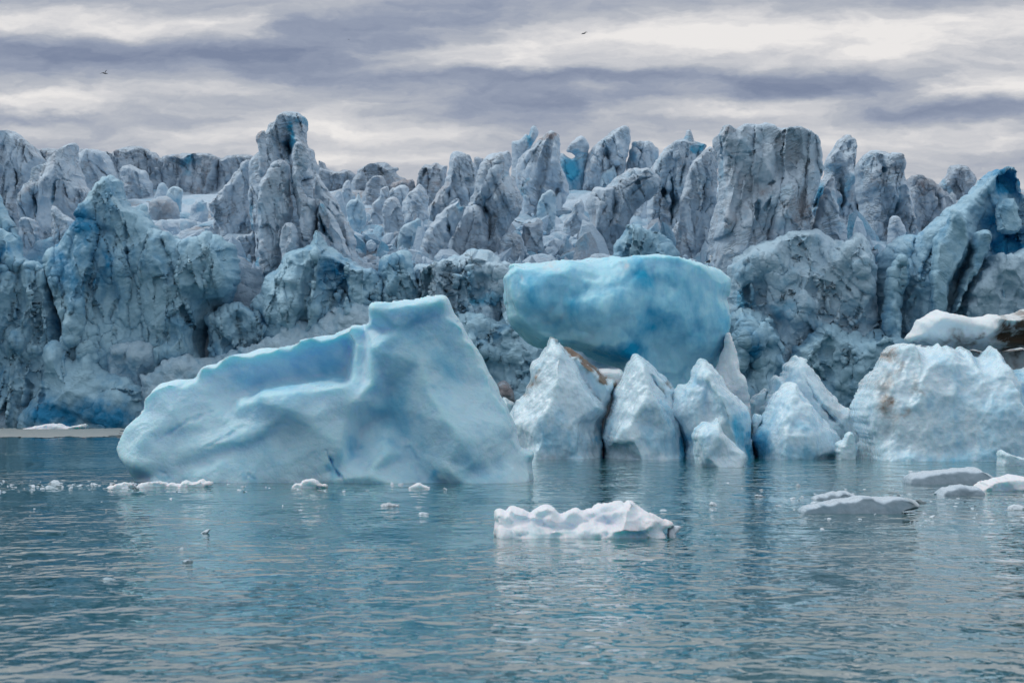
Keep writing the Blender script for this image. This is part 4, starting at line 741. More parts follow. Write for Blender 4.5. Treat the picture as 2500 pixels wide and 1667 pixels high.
C('ice_mound', 'row of lumpy blue mounds at the waterline left of the massive dimpled berg', 'F', [(760, 1200), (800, 420), (860, 370), (920, 330), (950, 280), (1010, 255), (1080, 280), (1130, 350), (1230, 320), (1330, 330), (1420, 300), (1500, 340), (1600, 360), (1700, 500), (1700, 1200)], 199.2, T=2.2, seed=85, cat='ice mound', disp=[('fbm', 3, .7), ('facet', 1.8, .6), ('facet', 1.2, .4), ('facet', .6, .15)], mat=M['cliff'], panel=())
C('ice_mound', 'lumpy blue-grey apron of fallen ice between the pillar berg and the anvil berg', 'E', [(820, 1400), (850, 200), (890, 160), (940, 150), (990, 190), (1060, 190), (1130, 210), (1190, 130), (1260, 200), (1330, 330), (1450, 420), (1560, 560), (1600, 1400)], 199.5, T=2.2, seed=86, cat='ice mound', disp=[('fbm', 3, .8), ('facet', 1.8, .5), ('facet', 1.2, .35), ('facet', .6, .15)], mat=M['cliff'], blue=[(1180, 280, 90, 50, .8)], panel=())
C('ice_mound', 'jagged low ice pile with spiky crest at the waterline, under the pyramid cliff', 'D', [(60, 1150), (80, 1000), (300, 640), (310, 460), (345, 410), (370, 380), (395, 390), (420, 425), (500, 500), (560, 445), (610, 395), (635, 400), (645, 500), (720, 560), (800, 570), (880, 590), (950, 640), (1010, 700), (1060, 1150)], 200.2, T=2.4, seed=87, cat='ice mound', w=60, disp=[('fbm', 3, .5), ('facet', 1.4, .3)], facet=[(70, 60, .6)], blue=[(500, 850, 300, 90, .9), (800, 880, 150, 80, .9), (150, 850, 100, 80, .5)], panel=(),
  cracks=[([(300, 560), (290, 800), (270, 940)], 7, 1.6), ([(790, 700), (960, 700)], 5, .8)], mat=M['cliff'])
C('ice_mound', 'pale knuckled ice lump above the waterline ice pile, under the pyramid cliff', 'D', [(720, 900), (730, 540), (750, 400), (830, 370), (880, 330), (910, 360), (1000, 380), (1090, 400), (1150, 480), (1100, 560), (1000, 620), (920, 900)], 201.2, T=1.8, seed=88, cat='ice mound', mat=M['crush'], disp=[('fbm', 3, .5), ('facet', 1.3, .35), ('facet', .8, .25)], panel=())
C('ice_mound', 'slope of crushed white ice between the pyramid cliff and the near berg', 'D', [(900, 1100), (920, 600), (1060, 560), (1160, 470), (1250, 440), (1320, 470), (1480, 480), (1700, 400), (1860, 310), (1960, 270), (2120, 260), (2230, 190), (2351, 130), (2600, 100), (2700, 1100)], 199.8, T=1.8, seed=89, cat='ice mound', mat=M['crush'], w=70, disp=[('fbm', 3, .5), ('facet', 1.3, .4), ('facet', .9, .25), ('facet', .5, .15)], panel=())
C('ice_boulder', 'brown dirty boulder at the waterline between the near berg and the first pyramid berg', 'E', [(1135, 780), (1140, 680), (1160, 645), (1210, 640), (1245, 670), (1262, 720), (1265, 800)], 196.0, T=1.0, seed=90, cat='ice boulder', w=16, mat=M['rubble'], dirt=[(1200, 710, 90, 80, 1.6)], disp=[('lump', .7, .2)], panel=())

# crushed ice strewn on the glacier surface and its lip
rs = np.random.RandomState(5); pts = []
while len(pts) < 3600:
    x = rs.uniform(-44, 44); Y = 207.2 + rs.exponential(16)
    if Y > 275: continue
    n = perlin(np.array([[x / 5., Y / 6., 1.]]), 44)[0]
    if n < rs.uniform(-.5, .25): continue
    pts.append((x, Y, ztop(x, Y) - .7 + rs.uniform(-.3, .2), .16 + rs.exponential(.30)))
chunks('crushed_ice', pts, M['rubble'], 9, blade=.22)
# ------------------------------------------------------------------ near bergs
def wy(py): return CAMH * FPX / (py - HOR)          # distance of a waterline row
BG = dict(w=26, jag=1.6, g=3.0, jlen=16, smooth=1)
def berg(kind_name, label, reg_pts, Y, T, relief=(), cracks=(), blue=(), dirt=(), dirtl=(), **kw):
    d = dict(BG); d.update(kw); cat = d.pop('cat', 'iceberg')
    wl_ = HOR + CAMH * FPX / (Y - .45 * T - .3)
    bot = max([T * 1.1] + [q[2] + .25 for r, pl in relief for q in pl])
    f = lambda L: [(p[0], p[1] + (45 if p[1] > wl_ + 8 else 0), bot if p[1] > wl_ + 8 else 0.0) for r, pl in L for p in cv(r, pl)]
    return block(kind_name, label, cat, f(reg_pts), Y, T=T, mY=d.pop('mY', Y - .45 * T - .3), relief=[cv(r, pl) for r, pl in relief],
                 cracks=[(cv(r, pl), a, b) for r, pl, a, b in cracks],
                 blue=[(*cv(r, [(x, y)])[0], rx * REG[r][2], ry * REG[r][2], v) for r, x, y, rx, ry, v in blue],
                 dirt=[(*cv(r, [(x, y)])[0], rx * REG[r][2], ry * REG[r][2], v) for r, x, y, rx, ry, v in dirt],
                 dirtl=[(cv(r, pl), a, b) for r, pl, a, b in dirtl], **d)

berg('iceberg', 'large smooth blue-white iceberg with a tall square topped pillar, nearest on the left', [
    ('D', [(940, 1450), (940, 1310), (870, 1250), (830, 1180), (803, 1110), (810, 1040), (835, 960), (880, 905), (958, 832), (985, 760), (1020, 690), (1062, 650), (1160, 625), (1310, 615), (1350, 560), (1385, 525), (1442, 520), (1480, 490), (1560, 450), (1650, 448), (1700, 430), (1760, 408), (1890, 402), (1960, 385), (2015, 370), (2022, 345), (2230, 325), (2280, 290), (2351, 272)]),
    ('E', [(150, 256), (268, 249), (276, 200), (279, 130), (300, 103), (420, 97), (520, 85), (640, 68), (650, 55), (700, 50), (740, 35), (790, 38), (815, 60), (835, 110), (850, 170), (900, 240), (942, 310), (990, 390), (1020, 440), (1050, 490), (1080, 560), (1110, 600), (1137, 660), (1172, 740), (1232, 870), (1280, 960), (1300, 1050), (1312, 1088), (1390, 1106), (1398, 1140), (1380, 1200), (1392, 1270), (1380, 1450)])],
    90.5, 2.2, seed=101, mat=M['berg'], w=18, jag=.5, jlen=40, smooth=2,
    relief=[('D', [(1100, 700, .0), (1400, 600, -.2), (1700, 500, -.3), (2100, 420, -.4), (2340, 350, -.5)]),      # back bowl face
            ('D', [(1420, 760, .1), (1600, 740, -.4), (1760, 680, -.8), (2000, 640, -.9), (2250, 610, -.9)]),
            ('D', [(1560, 840, .4), (1720, 770, .9), (1800, 715, 1.2), (2100, 690, 1.2), (2340, 650, 1.3)]),   # ledge lip
            ('D', [(1250, 900, .6), (1450, 860, .5), (1650, 900, .8)]),
            ('D', [(1000, 1000, .8), (1250, 1000, .6), (1480, 960, .8), (1700, 900, 1.0)]),
            ('D', [(950, 1200, 1.1), (1200, 1150, 1.0), (1500, 1050, 1.25), (1850, 900, 1.45)]),
            ('D', [(1100, 1260, 1.0), (1300, 1200, 1.0), (1600, 1100, 1.05), (1900, 980, 1.25)]),
            ('D', [(1400, 1250, 1.5), (1700, 1050, 1.45), (2000, 830, 1.6)]),
            ('D', [(1300, 1400, 1.5), (1700, 1330, 1.7), (2100, 1300, 1.4)]),
            ('E', [(300, 150, .7), (500, 130, .7), (760, 100, .6)]),
            ('E', [(300, 420, .9), (312, 640, 1.1), (210, 760, 1.4)]), ('E', [(262, 270, -1.0), (240, 345, -.9)]), ('E', [(275, 400, .0), (283, 620, .5)]),
            ('E', [(195, 380, .2), (178, 560, .3), (165, 640, .7)]), ('E', [(165, 385, -1.0), (140, 560, -1.0), (120, 640, -.6)]),
            ('E', [(500, 300, .7), (640, 520, 1.0), (700, 700, 1.3), (800, 860, 1.8), (900, 1000, 2.0), (1000, 1150, 1.8)]),
            ('E', [(420, 700, .45), (440, 850, .55), (400, 1000, .9)]),
            ('E', [(860, 400, .2), (920, 640, .4), (1000, 820, .8), (1100, 1000, 1.2), (1200, 1150, 1.0)]),
            ('E', [(160, 900, 1.4), (120, 1050, 1.6), (160, 1200, 1.5)]),
            ('E', [(240, 960, .5), (200, 1100, .6)]),
            ('E', [(430, 1100, 1.8), (300, 1250, 2.0)]), ('E', [(560, 1120, 1.0), (680, 1280, 1.3)]), ('E', [(820, 1200, 2.0), (900, 1290, 2.1)])],
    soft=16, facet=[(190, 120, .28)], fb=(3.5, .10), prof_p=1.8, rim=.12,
    cracks=[('E', [(20, 1090), (70, 1190), (150, 1310)], 4, .28), ('D', [(1120, 1240), (1190, 1260)], 5, .08), ('E', [(440, 1040), (560, 1080), (660, 1180)], 4, .1), ('D', [(1100, 1040), (1300, 900), (1500, 820)], 5, .1), ('D', [(1400, 1100), (1600, 980), (1750, 900)], 5, .1),
            ('E', [(400, 1060), (300, 1180), (210, 1290)], 4, .1), ('D', [(1700, 1300), (1730, 1250), (1790, 1290)], 4, .12)],
    blue=[('D', 1900, 610, 450, 60, .15), ('E', 40, 570, 120, 80, .3), ('E', 620, 260, 250, 90, .30), ('E', 440, 840, 150, 200, .4), ('E', 820, 560, 120, 260, .38), ('E', 200, 1080, 50, 120, .55), ('E', 90, 1200, 60, 110, .6), ('E', 720, 1240, 60, 40, .7), ('D', 1160, 1270, 50, 25, .4), ('D', 1680, 640, 200, 70, .30), ('D', 1750, 1280, 50, 25, .3)],
    disp=[('fbm', 1.2, .06), ('scallop', .7, .05, (1, 1, .6)), ('facet', .5, .03)])

berg('iceberg', 'huge rounded deep blue anvil shaped berg behind the pyramid bergs, gull on top', [
    ('B', [(1225, 1110), (1230, 1092), (1300, 1085), (1440, 1075), (1560, 1068), (1700, 1055), (1850, 1050), (2000, 1042), (2150, 1032), (2280, 1038), (2351, 1047)]),
    ('C', [(80, 1062), (150, 1080), (180, 1092), (210, 1108), (262, 1107), (320, 1140), (350, 1172), (372, 1185), (376, 1230), (370, 1290), (345, 1330), (362, 1370), (372, 1430), (375, 1480), (360, 1540)]),
    ('F', [(355, 330), (345, 420), (310, 500), (280, 545), (245, 560), (190, 660), (150, 1250)]),
    ('P', [(1560, 1200)]), ('E', [(2050, 1250), (2000, 700), (1990, 545), (1900, 530), (1800, 500), (1700, 430), (1560, 400), (1450, 412), (1380, 395), (1330, 350), (1250, 290), (1215, 230), (1200, 150), (1190, 90), (1190, 0)]),
    ('B', [(1185, 1180), (1210, 1150), (1228, 1130)])],
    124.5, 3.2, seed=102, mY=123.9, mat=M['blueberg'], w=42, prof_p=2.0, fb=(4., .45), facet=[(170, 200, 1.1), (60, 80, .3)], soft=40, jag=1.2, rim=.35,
    relief=[('B', [(1300, 1180, .2), (1700, 1150, .3), (2100, 1130, .3), (2340, 1150, .2)]), ('B', [(1400, 1350, .9), (1800, 1400, 1.1), (2200, 1400, 1.2)])],
    blue=[('B', 1500, 1260, 260, 90, .30), ('B', 1700, 1380, 420, 130, .45), ('E', 1750, 150, 350, 200, .45), ('F', 120, 330, 260, 200, .5), ('B', 2000, 1250, 300, 70, .40), ('B', 2250, 1480, 250, 90, .55), ('E', 1850, 480, 300, 100, .9), ('B', 1960, 1330, 40, 120, .45), ('C', 100, 1350, 160, 130, .35)],
    dirt=[('B', 1525, 1110, 45, 30, 1.0), ('B', 1975, 1130, 35, 50, 1.0), ('B', 1340, 1210, 20, 25, .6), ('E', 1500, 200, 60, 50, .4)], disp=[('fbm', 1.4, .09), ('facet', .6, .03)])
berg('iceberg', 'grey-blue slanting slab at the right foot of the deep blue anvil berg', [
    ('F', [(230, 1250), (240, 620), (290, 520), (330, 400), (360, 290), (385, 320), (400, 390), (425, 440), (440, 560), (490, 630), (500, 690), (517, 738), (520, 1250)])], 121., 1.2, seed=103, mat=M['slabice'], w=30, facet=(40, 60, .3), disp=[('fbm', .8, .06)], cat='ice slab')
berg('ice_chunk', 'small pale wedge between the near berg and the first pyramid berg', [('E', [(1150, 1300), (1175, 735), (1200, 750), (1250, 780), (1268, 800), (1262, 830), (1300, 1300)])], 125, .9, seed=104, mat=M['fin'], w=16, cat='ice chunk')
berg('iceberg', 'pale flat shelf of ice low between the two left pyramid bergs', [('G', [(1150, 1600), (1180, 470), (1300, 465), (1420, 475), (1520, 478), (1560, 700), (1560, 1600)])], 118.5, 1.0, seed=105, mat=M['slabice'], w=16, cat='ice slab')

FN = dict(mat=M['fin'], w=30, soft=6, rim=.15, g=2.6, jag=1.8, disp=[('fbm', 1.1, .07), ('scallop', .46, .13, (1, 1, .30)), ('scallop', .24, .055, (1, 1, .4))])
berg('iceberg', 'leftmost pyramid berg, with a brown dirt band down its right edge', [
    ('G', [(340, 1620), (100, 1500), (120, 1100), (200, 990), (272, 880), (300, 830), (365, 775), (410, 680), (440, 540), (455, 450), (480, 400), (545, 355), (570, 280), (605, 230), (640, 180), (660, 120), (690, 98), (735, 103), (765, 150), (850, 200), (930, 235), (1000, 290), (1100, 370), (1200, 450), (1330, 550), (1410, 575), (1458, 620), (1450, 665), (1420, 720), (1390, 860), (1330, 960), (1300, 1060), (1280, 1250), (1300, 1450), (1290, 1620)])],
    118.6, 1.6, seed=110,
    relief=[('G', [(710, 130, 0), (780, 330, 1.3), (740, 560, 1.8), (680, 800, 2.2), (600, 1000, 2.6), (560, 1300, 2.8)]), ('G', [(560, 420, .4), (500, 640, .6), (420, 860, 1.0), (330, 1100, 1.6)]),
            ('G', [(820, 330, .9), (960, 520, 1.2), (1080, 740, 1.5), (1220, 900, 1.4)]), ('G', [(900, 300, .3), (1040, 560, .2), (1160, 740, .2), (1280, 900, .2)]), ('G', [(1000, 380, .7), (1250, 600, .6), (1340, 720, .4)]), ('G', [(900, 1100, 2.2), (1000, 1400, 2.2)])],
    cracks=[('G', [(530, 480), (520, 590), (430, 690), (370, 770)], 2.5, .2), ('G', [(900, 440), (1040, 580), (1160, 740), (1290, 900)], 3, .4)],
    blue=[('G', 800, 1300, 400, 200, .45), ('G', 1240, 1300, 60, 300, .9), ('G', 1000, 1000, 250, 200, .25)],
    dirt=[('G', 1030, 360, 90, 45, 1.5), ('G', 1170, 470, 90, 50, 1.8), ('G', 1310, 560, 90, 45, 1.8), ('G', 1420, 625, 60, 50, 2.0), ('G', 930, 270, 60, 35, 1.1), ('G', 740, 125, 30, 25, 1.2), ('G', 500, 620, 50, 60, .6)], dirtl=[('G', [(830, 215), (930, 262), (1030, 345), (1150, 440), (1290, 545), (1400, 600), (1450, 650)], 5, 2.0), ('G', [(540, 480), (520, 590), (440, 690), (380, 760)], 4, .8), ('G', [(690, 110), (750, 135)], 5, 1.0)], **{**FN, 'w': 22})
berg('iceberg', 'second pyramid berg from the left, narrow with a pale scalloped foot', [
    ('G', [(1300, 1640), (1300, 1400), (1270, 1250), (1300, 1050), (1370, 880), (1400, 760), (1430, 680), (1470, 620), (1520, 500), (1550, 420), (1600, 350), (1640, 300), (1690, 292), (1730, 330), (1820, 400), (1900, 490), (1990, 590), (2060, 650), (2115, 700), (2120, 800), (2200, 1100), (2240, 1400), (2240, 1640)])],
    117.6, 1.5, seed=111,
    relief=[('G', [(1690, 320, 0), (1740, 500, 1.2), (1790, 700, 1.7), (1700, 880, 2.2), (1600, 1050, 2.2), (1460, 1150, 2.2), (1370, 1300, 2.2)]), ('G', [(1560, 560, .5), (1440, 850, .7), (1360, 1100, .8)]),
            ('G', [(1740, 400, .6), (1860, 620, .4), (1980, 800, .2), (2080, 950, .4)]), ('G', [(1850, 500, .9), (2000, 680, .7)]), ('G', [(1900, 900, 1.9), (2000, 1200, 1.7), (2050, 1450, 1.6)]), ('G', [(1600, 1300, 2.6), (1700, 1500, 2.6)])],
    cracks=[('G', [(1720, 420), (1850, 600), (1990, 820)], 3, .35)],
    blue=[('G', 1340, 1150, 70, 250, .4), ('G', 1950, 1250, 300, 250, .5), ('G', 2200, 1400, 80, 250, 1.1), ('G', 1900, 1000, 200, 120, .35)],
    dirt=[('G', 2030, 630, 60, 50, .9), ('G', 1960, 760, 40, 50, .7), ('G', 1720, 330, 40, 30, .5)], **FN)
berg('iceberg', 'third pyramid berg from the left, with wavy ridge and deep blue hollowed foot', [
    ('F', [(20, 1290), (40, 1100), (0, 1000), (-60, 900), (-40, 760), (0, 700), (30, 655), (92, 640), (110, 580), (150, 510), (172, 486), (205, 495), (240, 520), (290, 570), (330, 620), (360, 680), (420, 740), (470, 780), (500, 830), (520, 900), (515, 1000), (540, 1120), (560, 1290)])],
    117.2, 1.5, seed=112,
    relief=[('F', [(180, 500, 0), (200, 620, 1.2), (290, 760, 1.9), (330, 880, 2.0), (380, 1050, 1.8)]), ('F', [(90, 680, .7), (100, 850, 1.2), (110, 1050, 1.4)]), ('F', [(200, 700, .9), (210, 850, 1.0)]), ('F', [(240, 560, .5), (330, 680, .4), (440, 800, .5)]), ('F', [(460, 900, .7), (480, 1100, .4)]), ('F', [(290, 600, .9), (400, 740, .9)])],
    cracks=[('F', [(200, 520), (300, 640), (420, 770)], 3, .3)],
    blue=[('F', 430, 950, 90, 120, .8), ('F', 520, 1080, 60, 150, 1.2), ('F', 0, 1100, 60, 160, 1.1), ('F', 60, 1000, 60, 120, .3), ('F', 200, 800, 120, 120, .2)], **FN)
berg('ice_chunk', 'clear whitish chunk sitting in front of the third pyramid berg', [
    ('F', [(145, 1330), (140, 1200), (132, 1100), (118, 1005), (140, 960), (175, 920), (215, 912), (260, 905), (290, 880), (305, 900), (320, 970), (360, 1020), (420, 1070), (470, 1120), (480, 1160), (440, 1250), (380, 1330)])], 105.0, 1.1, seed=113, cat='ice chunk',
    relief=[('F', [(300, 910, .3), (280, 1000, .8), (340, 1080, .5), (450, 1130, .2)]), ('F', [(160, 1000, .6), (200, 1150, .9)])], **{**FN, 'w': 20, 'disp': [('fbm', .7, .05), ('scallop', .35, .03)]})
berg('iceberg', 'tall rear cone of ice behind the fourth pyramid berg, leaning right', [
    ('F', [(560, 1290), (590, 850), (620, 760), (655, 660), (660, 615), (680, 598), (710, 610), (740, 570), (760, 520), (790, 490), (800, 462), (830, 454), (850, 475), (880, 495), (920, 550), (980, 600), (1010, 650), (1060, 720), (1130, 790), (1180, 820), (1210, 870), (1250, 920), (1280, 1000), (1300, 1100), (1310, 1290)])],
    122.0, 1.6, seed=114,
    relief=[('F', [(830, 480, 0), (850, 620, .9), (960, 760, 1.4), (1080, 900, 1.6), (1200, 1080, 1.4)]), ('F', [(700, 700, .5), (640, 860, .6)]), ('F', [(1150, 820, .9), (1240, 980, .9)])],
    cracks=[('F', [(840, 600), (930, 780), (1060, 920), (1130, 1010)], 4, .5), ('F', [(1200, 1000), (1260, 1110)], 4, .5)], blue=[('F', 700, 640, 80, 60, .3)], dirt=[('F', 1000, 850, 60, 60, .4), ('F', 1240, 1000, 40, 60, .4)], **FN)
berg('iceberg', 'fourth pyramid berg from the left, a neat cone with rounded blue base', [
    ('F', [(560, 1340), (540, 1150), (512, 1060), (520, 980), (560, 930), (600, 870), (640, 770), (680, 700), (740, 660), (790, 645), (840, 648), (850, 680), (900, 760), (960, 850), (1040, 920), (1100, 980), (1140, 1050), (1110, 1150), (1020, 1340)])],
    117.6, 1.5, seed=115,
    relief=[('F', [(800, 660, .2), (760, 820, 1.4), (700, 1000, 2.2), (680, 1140, 2.4)]), ('F', [(640, 860, .6), (580, 1040, .8)]), ('F', [(880, 780, .9), (980, 980, 1.3), (1040, 1100, 1.2)]), ('F', [(860, 1000, 2.2), (860, 1150, 2.2)])],
    blue=[('F', 560, 1100, 50, 160, .8), ('F', 850, 1120, 260, 100, .45), ('F', 800, 900, 160, 100, .25)], **FN)
berg('ice_chunk', 'small pale ledge chunk between the third and fourth pyramid bergs', [('F', [(490, 1200), (500, 780), (540, 730), (600, 690), (640, 690), (640, 900), (600, 1200)])], 123.5, 1.0, seed=116, cat='ice chunk', **{**FN, 'w': 16})
berg('ice_chunk', 'little knob of ice in front of the gap between the third and fourth pyramid bergs', [('F', [(510, 1060), (515, 900), (545, 845), (590, 860), (605, 900), (560, 960), (540, 1060)])], 117.5, .7, seed=117, cat='ice chunk', **{**FN, 'w': 12})
berg('ice_chunk', 'small round glassy chunk floating at the right foot of the fourth pyramid berg', [('F', [(1100, 1240), (1086, 1100), (1088, 1060), (1140, 1030), (1160, 985), (1190, 975), (1215, 990), (1225, 1040), (1242, 1080), (1235, 1120), (1200, 1240)])], 114.2, .7, seed=118, cat='ice chunk', **{**FN, 'w': 18, 'disp': [('fbm', .5, .05), ('scallop', .25, .03)]})
berg('iceberg', 'massive dimpled berg at the right edge with brown streaked left flank', [
    ('H', [(330, 2300), (240, 1700), (180, 1400), (160, 1280), (220, 1130), (290, 1000), (350, 900), (440, 780), (500, 660), (520, 620), (610, 535), (680, 535), (780, 486), (860, 500), (910, 545), (990, 560), (1040, 540), (1110, 545), (1150, 515), (1190, 508), (1240, 560), (1320, 565), (1400, 580), (1455, 608), (1490, 570), (1540, 575), (1600, 600), (1710, 685), (1780, 650), (1830, 590), (1880, 545), (1920, 543), (1960, 600), (2010, 670), (2020, 740), (2080, 820), (2110, 870), (2200, 830), (2300, 810), (2500, 780), (2900, 900), (3000, 2400)])],
    116.0, 2.2, mY=116.4, seed=120, mat=M['fin'], w=44, soft=3, g=3.0, jag=2.2,
    relief=[('H', [(640, 640, .2), (520, 1000, .8), (400, 1300, 1.2), (380, 1700, 1.2)]), ('H', [(820, 560, .6), (900, 900, 1.4), (860, 1300, 2.0), (800, 1800, 2.2)]), ('H', [(1500, 620, .6), (1600, 1000, 1.6), (1700, 1400, 2.6), (1750, 1800, 3.0)]),
            ('H', [(1900, 600, .5), (1980, 900, 1.7), (2060, 1300, 2.6), (2150, 1700, 3.0)]), ('H', [(2100, 960, .7), (2200, 1250, .8), (2330, 1500, 1.4)]), ('H', [(2350, 900, 1.2), (2450, 1300, 1.8)]), ('H', [(1200, 700, 1.0), (1250, 1200, 1.8), (1250, 1800, 2.4)])],
    disp=[('fbm', 1.2, .10), ('scallop', .60, .19, (1, 1, .38)), ('scallop', .30, .06, (1, 1, .5))],
    blue=[('H', 1200, 1250, 500, 200, .25), ('H', 2200, 1150, 90, 250, .55), ('H', 1300, 2000, 900, 200, .45), ('H', 900, 850, 300, 150, .15)],
    dirt=[('H', 560, 640, 90, 120, .9), ('H', 620, 800, 60, 160, .7), ('H', 460, 1000, 120, 160, .55), ('H', 420, 1250, 120, 130, 1.0), ('H', 800, 1050, 60, 160, .55), ('H', 700, 1430, 50, 80, .8), ('H', 920, 680, 40, 80, .5), ('H', 500, 1450, 160, 120, .5)])
berg('ice_chunk', 'pale wedge at the right foot of the massive dimpled berg', [('F', [(2190, 1260), (2195, 1170), (2195, 1105), (2215, 1100), (2260, 1120), (2351, 1150), (2500, 1190), (2500, 1280)])], 106., .8, seed=121, cat='ice chunk', **{**FN, 'w': 14, 'disp': [('fbm', .6, .05)]})
berg('iceberg', 'overhanging slab with a dark brown dirt underside, above and behind the dimpled berg', [
    ('H', [(815, 490), (820, 450), (880, 360), (920, 290), (950, 210), (1010, 190), (1080, 140), (1160, 100), (1245, 88), (1300, 105), (1350, 125), (1440, 140), (1520, 155), (1600, 180), (1690, 190), (1780, 160), (1880, 145), (1960, 155), (2080, 150), (2200, 145), (2280, 115), (2352, 95), (2600, 60), (3000, 80), (3000, 600), (2600, 570), (2250, 568), (2100, 590), (1900, 600), (1650, 590), (1450, 590), (1300, 575), (1100, 520), (950, 500)])],
    119.5, 1.8, mY=119.9, seed=122, mat=M['slabice'], w=38, soft=3, cat='ice slab',
    relief=[('H', [(1100, 200, .6), (1400, 260, .8), (1700, 300, .7)]), ('H', [(1880, 190, 1.2), (1860, 350, 1.0), (1700, 480, .6)]), ('H', [(2000, 220, 1.0), (2300, 200, 1.2), (2600, 200, 1.2)]), ('H', [(1950, 450, -.6), (2300, 450, -.9), (2700, 450, -.9)])],
    dirt=[('H', 1400, 480, 170, 70, .75), ('H', 1500, 400, 90, 60, .5), ('H', 1610, 420, 60, 30, .8), ('H', 1560, 530, 70, 60, .9), ('H', 1930, 260, 30, 90, .8), ('H', 2150, 480, 260, 100, 1.8), ('H', 2450, 450, 300, 130, 2.0), ('H', 2000, 380, 150, 60, .9), ('H', 2250, 260, 200, 60, .6), ('H', 2200, 160, 200, 40, .5), ('H', 2700, 400, 300, 150, 1.6), ('H', 2150, 330, 260, 110, 1.6), ('H', 2450, 250, 300, 120, 1.4), ('H', 2300, 420, 330, 90, 2.0)],
    disp=[('fbm', 1.2, .08), ('scallop', .5, .06)])
berg('ice_block', 'grey ice foot under the overhanging dirty slab, striped with brown', [
    ('H', [(900, 1500), (900, 500), (1000, 520), (1300, 560), (1600, 590), (1900, 590), (2100, 580), (2400, 565), (3000, 560), (3000, 1500)])], 121.5, 1.4, seed=123, mat=M['slabice'], w=14, cat='ice block',
    dirt=[('H', 2190, 700, 60, 120, 1.0), ('H', 2060, 760, 60, 90, .5), ('H', 1100, 500, 300, 60, .5), ('H', 1700, 620, 200, 40, .6)], disp=[('fbm', .8, .1), ('scallop', .35, .05, (1, 1, .4))])

# ------------------------------------------------------------------ floes and small floating ice
def floe(label, reg, pts, py, T=.7, mat='floe', seed=1, g=2.6, name='ice_floe', cat='ice floe', group=None, **kw):
    pts = cv(reg, pts); ym = max(p[1] for p in pts)
    Y = wy(py) + T * .8
    xs = [p[0] for p in pts]
    low = [(max(xs) - 3, ym + 26, T), (min(xs) + 3, ym + 26, T)]
    pts = [p + (0.0,) if len(p) == 2 else p for p in pts]
    return block(name, label, cat, pts + low, Y, T=T, mY=Y - .6 * T, mat=M[mat], seed=seed, w=kw.pop('w', 16), g=g, jag=kw.pop('jag', 1.2), jlen=9, group=group, facet=kw.pop('facet', (30, 20, T * .3)), disp=kw.pop('disp', [('fbm', .5, .05), ('facet', .3, .03)]), **kw)
floe('white four humped ice floe, nearest to the camera', 'I', [(245, 520), (240, 420), (243, 300), (290, 280), (345, 285), (360, 300), (400, 243), (470, 245), (560, 280), (625, 320), (690, 260), (760, 240), (860, 248), (890, 270), (920, 315), (960, 318), (1040, 268), (1100, 258), (1145, 275), (1180, 300), (1215, 298), (1320, 235), (1420, 210), (1500, 180), (1545, 172), (1590, 190), (1612, 215), (1650, 188), (1700, 190), (1750, 240), (1850, 290), (1960, 330), (2050, 380), (2115, 405), (2132, 440), (2060, 480), (2000, 500)], 1308, T=.75, seed=130, w=15,
     relief=[cv('I', [(300, 330, .1), (600, 380, -.1), (830, 440, .1), (1000, 470, .1), (1200, 380, .1), (1330, 380, .0)]), cv('I', [(300, 480, .5), (700, 480, .5), (1100, 470, .5), (1300, 500, .6)]), cv('I', [(1510, 250, .1), (1510, 420, .2)]), cv('I', [(1620, 250, .4), (1900, 380, .4)]), cv('I', [(1400, 480, .7), (1560, 450, .8), (1800, 500, .6)])],
     blue=[(1320, 1300, 90, 12, .7), (1420, 1300, 80, 14, .7), (1530, 1300, 80, 16, .7)])
floe('grey glassy lump floating at the right tip of the four humped floe', 'I', [(2040, 540), (2060, 480), (2110, 450), (2180, 440), (2220, 455), (2190, 490), (2130, 550)], 1308, T=.3, mat='wetfloe', seed=131, w=8, name='ice_chunk', cat='ice chunk', g=2)
floe('flat translucent floe in front of the massive dimpled berg', 'F', [(1560, 1300), (1600, 1260), (1700, 1240), (1800, 1240), (1880, 1230), (1960, 1225), (2030, 1219), (2090, 1245), (2150, 1275), (2210, 1310), (2080, 1335)], 1181, T=1.0, mat='thin', facet=None, disp=[('fbm', .6, .03)], seed=132, w=14)
floe('bright white floe cut by the right edge', 'F', [(2020, 1370), (2060, 1340), (2080, 1325), (2070, 1310), (2150, 1310), (2200, 1290), (2280, 1275), (2360, 1275), (2480, 1300), (2560, 1380)], 1197, T=1.0, seed=133, w=14)
floe('thin grey wet floe touching the bright white floe', 'F', [(1770, 1405), (1800, 1370), (1900, 1345), (2000, 1345), (2080, 1370), (2100, 1405)], 1208, T=.9, mat='thin', facet=None, seed=134, w=10)
floe('long low grey-white floe with a melt hollow, right of centre', 'F', [(840, 1520), (880, 1480), (1000, 1460), (1100, 1440), (1180, 1425), (1260, 1410), (1400, 1420), (1500, 1418), (1600, 1440), (1660, 1470), (1640, 1510), (1500, 1525)], 1252, T=.9, mat='thin', facet=None, disp=[('fbm', .6, .03)], seed=135, w=12, dirt=[(2240, 1242, 25, 8, .6)], blue=[(2020, 1245, 120, 10, .6), (2200, 1240, 90, 10, .5)])
floe('small dull floe just behind the long low floe', 'F', [(920, 1430), (960, 1405), (1050, 1390), (1130, 1385), (1200, 1395), (1250, 1415), (1200, 1435)], 1219, T=.7, mat='thin', facet=None, seed=136, w=8)
floe('far thin white floe near the glacier foot at the left', 'D', [(120, 962), (200, 945), (260, 935), (330, 922), (400, 925), (440, 945), (500, 935), (560, 922), (580, 935), (560, 955), (500, 962)], 1047.5, T=1.6, seed=137, w=7, g=2, jag=.8)
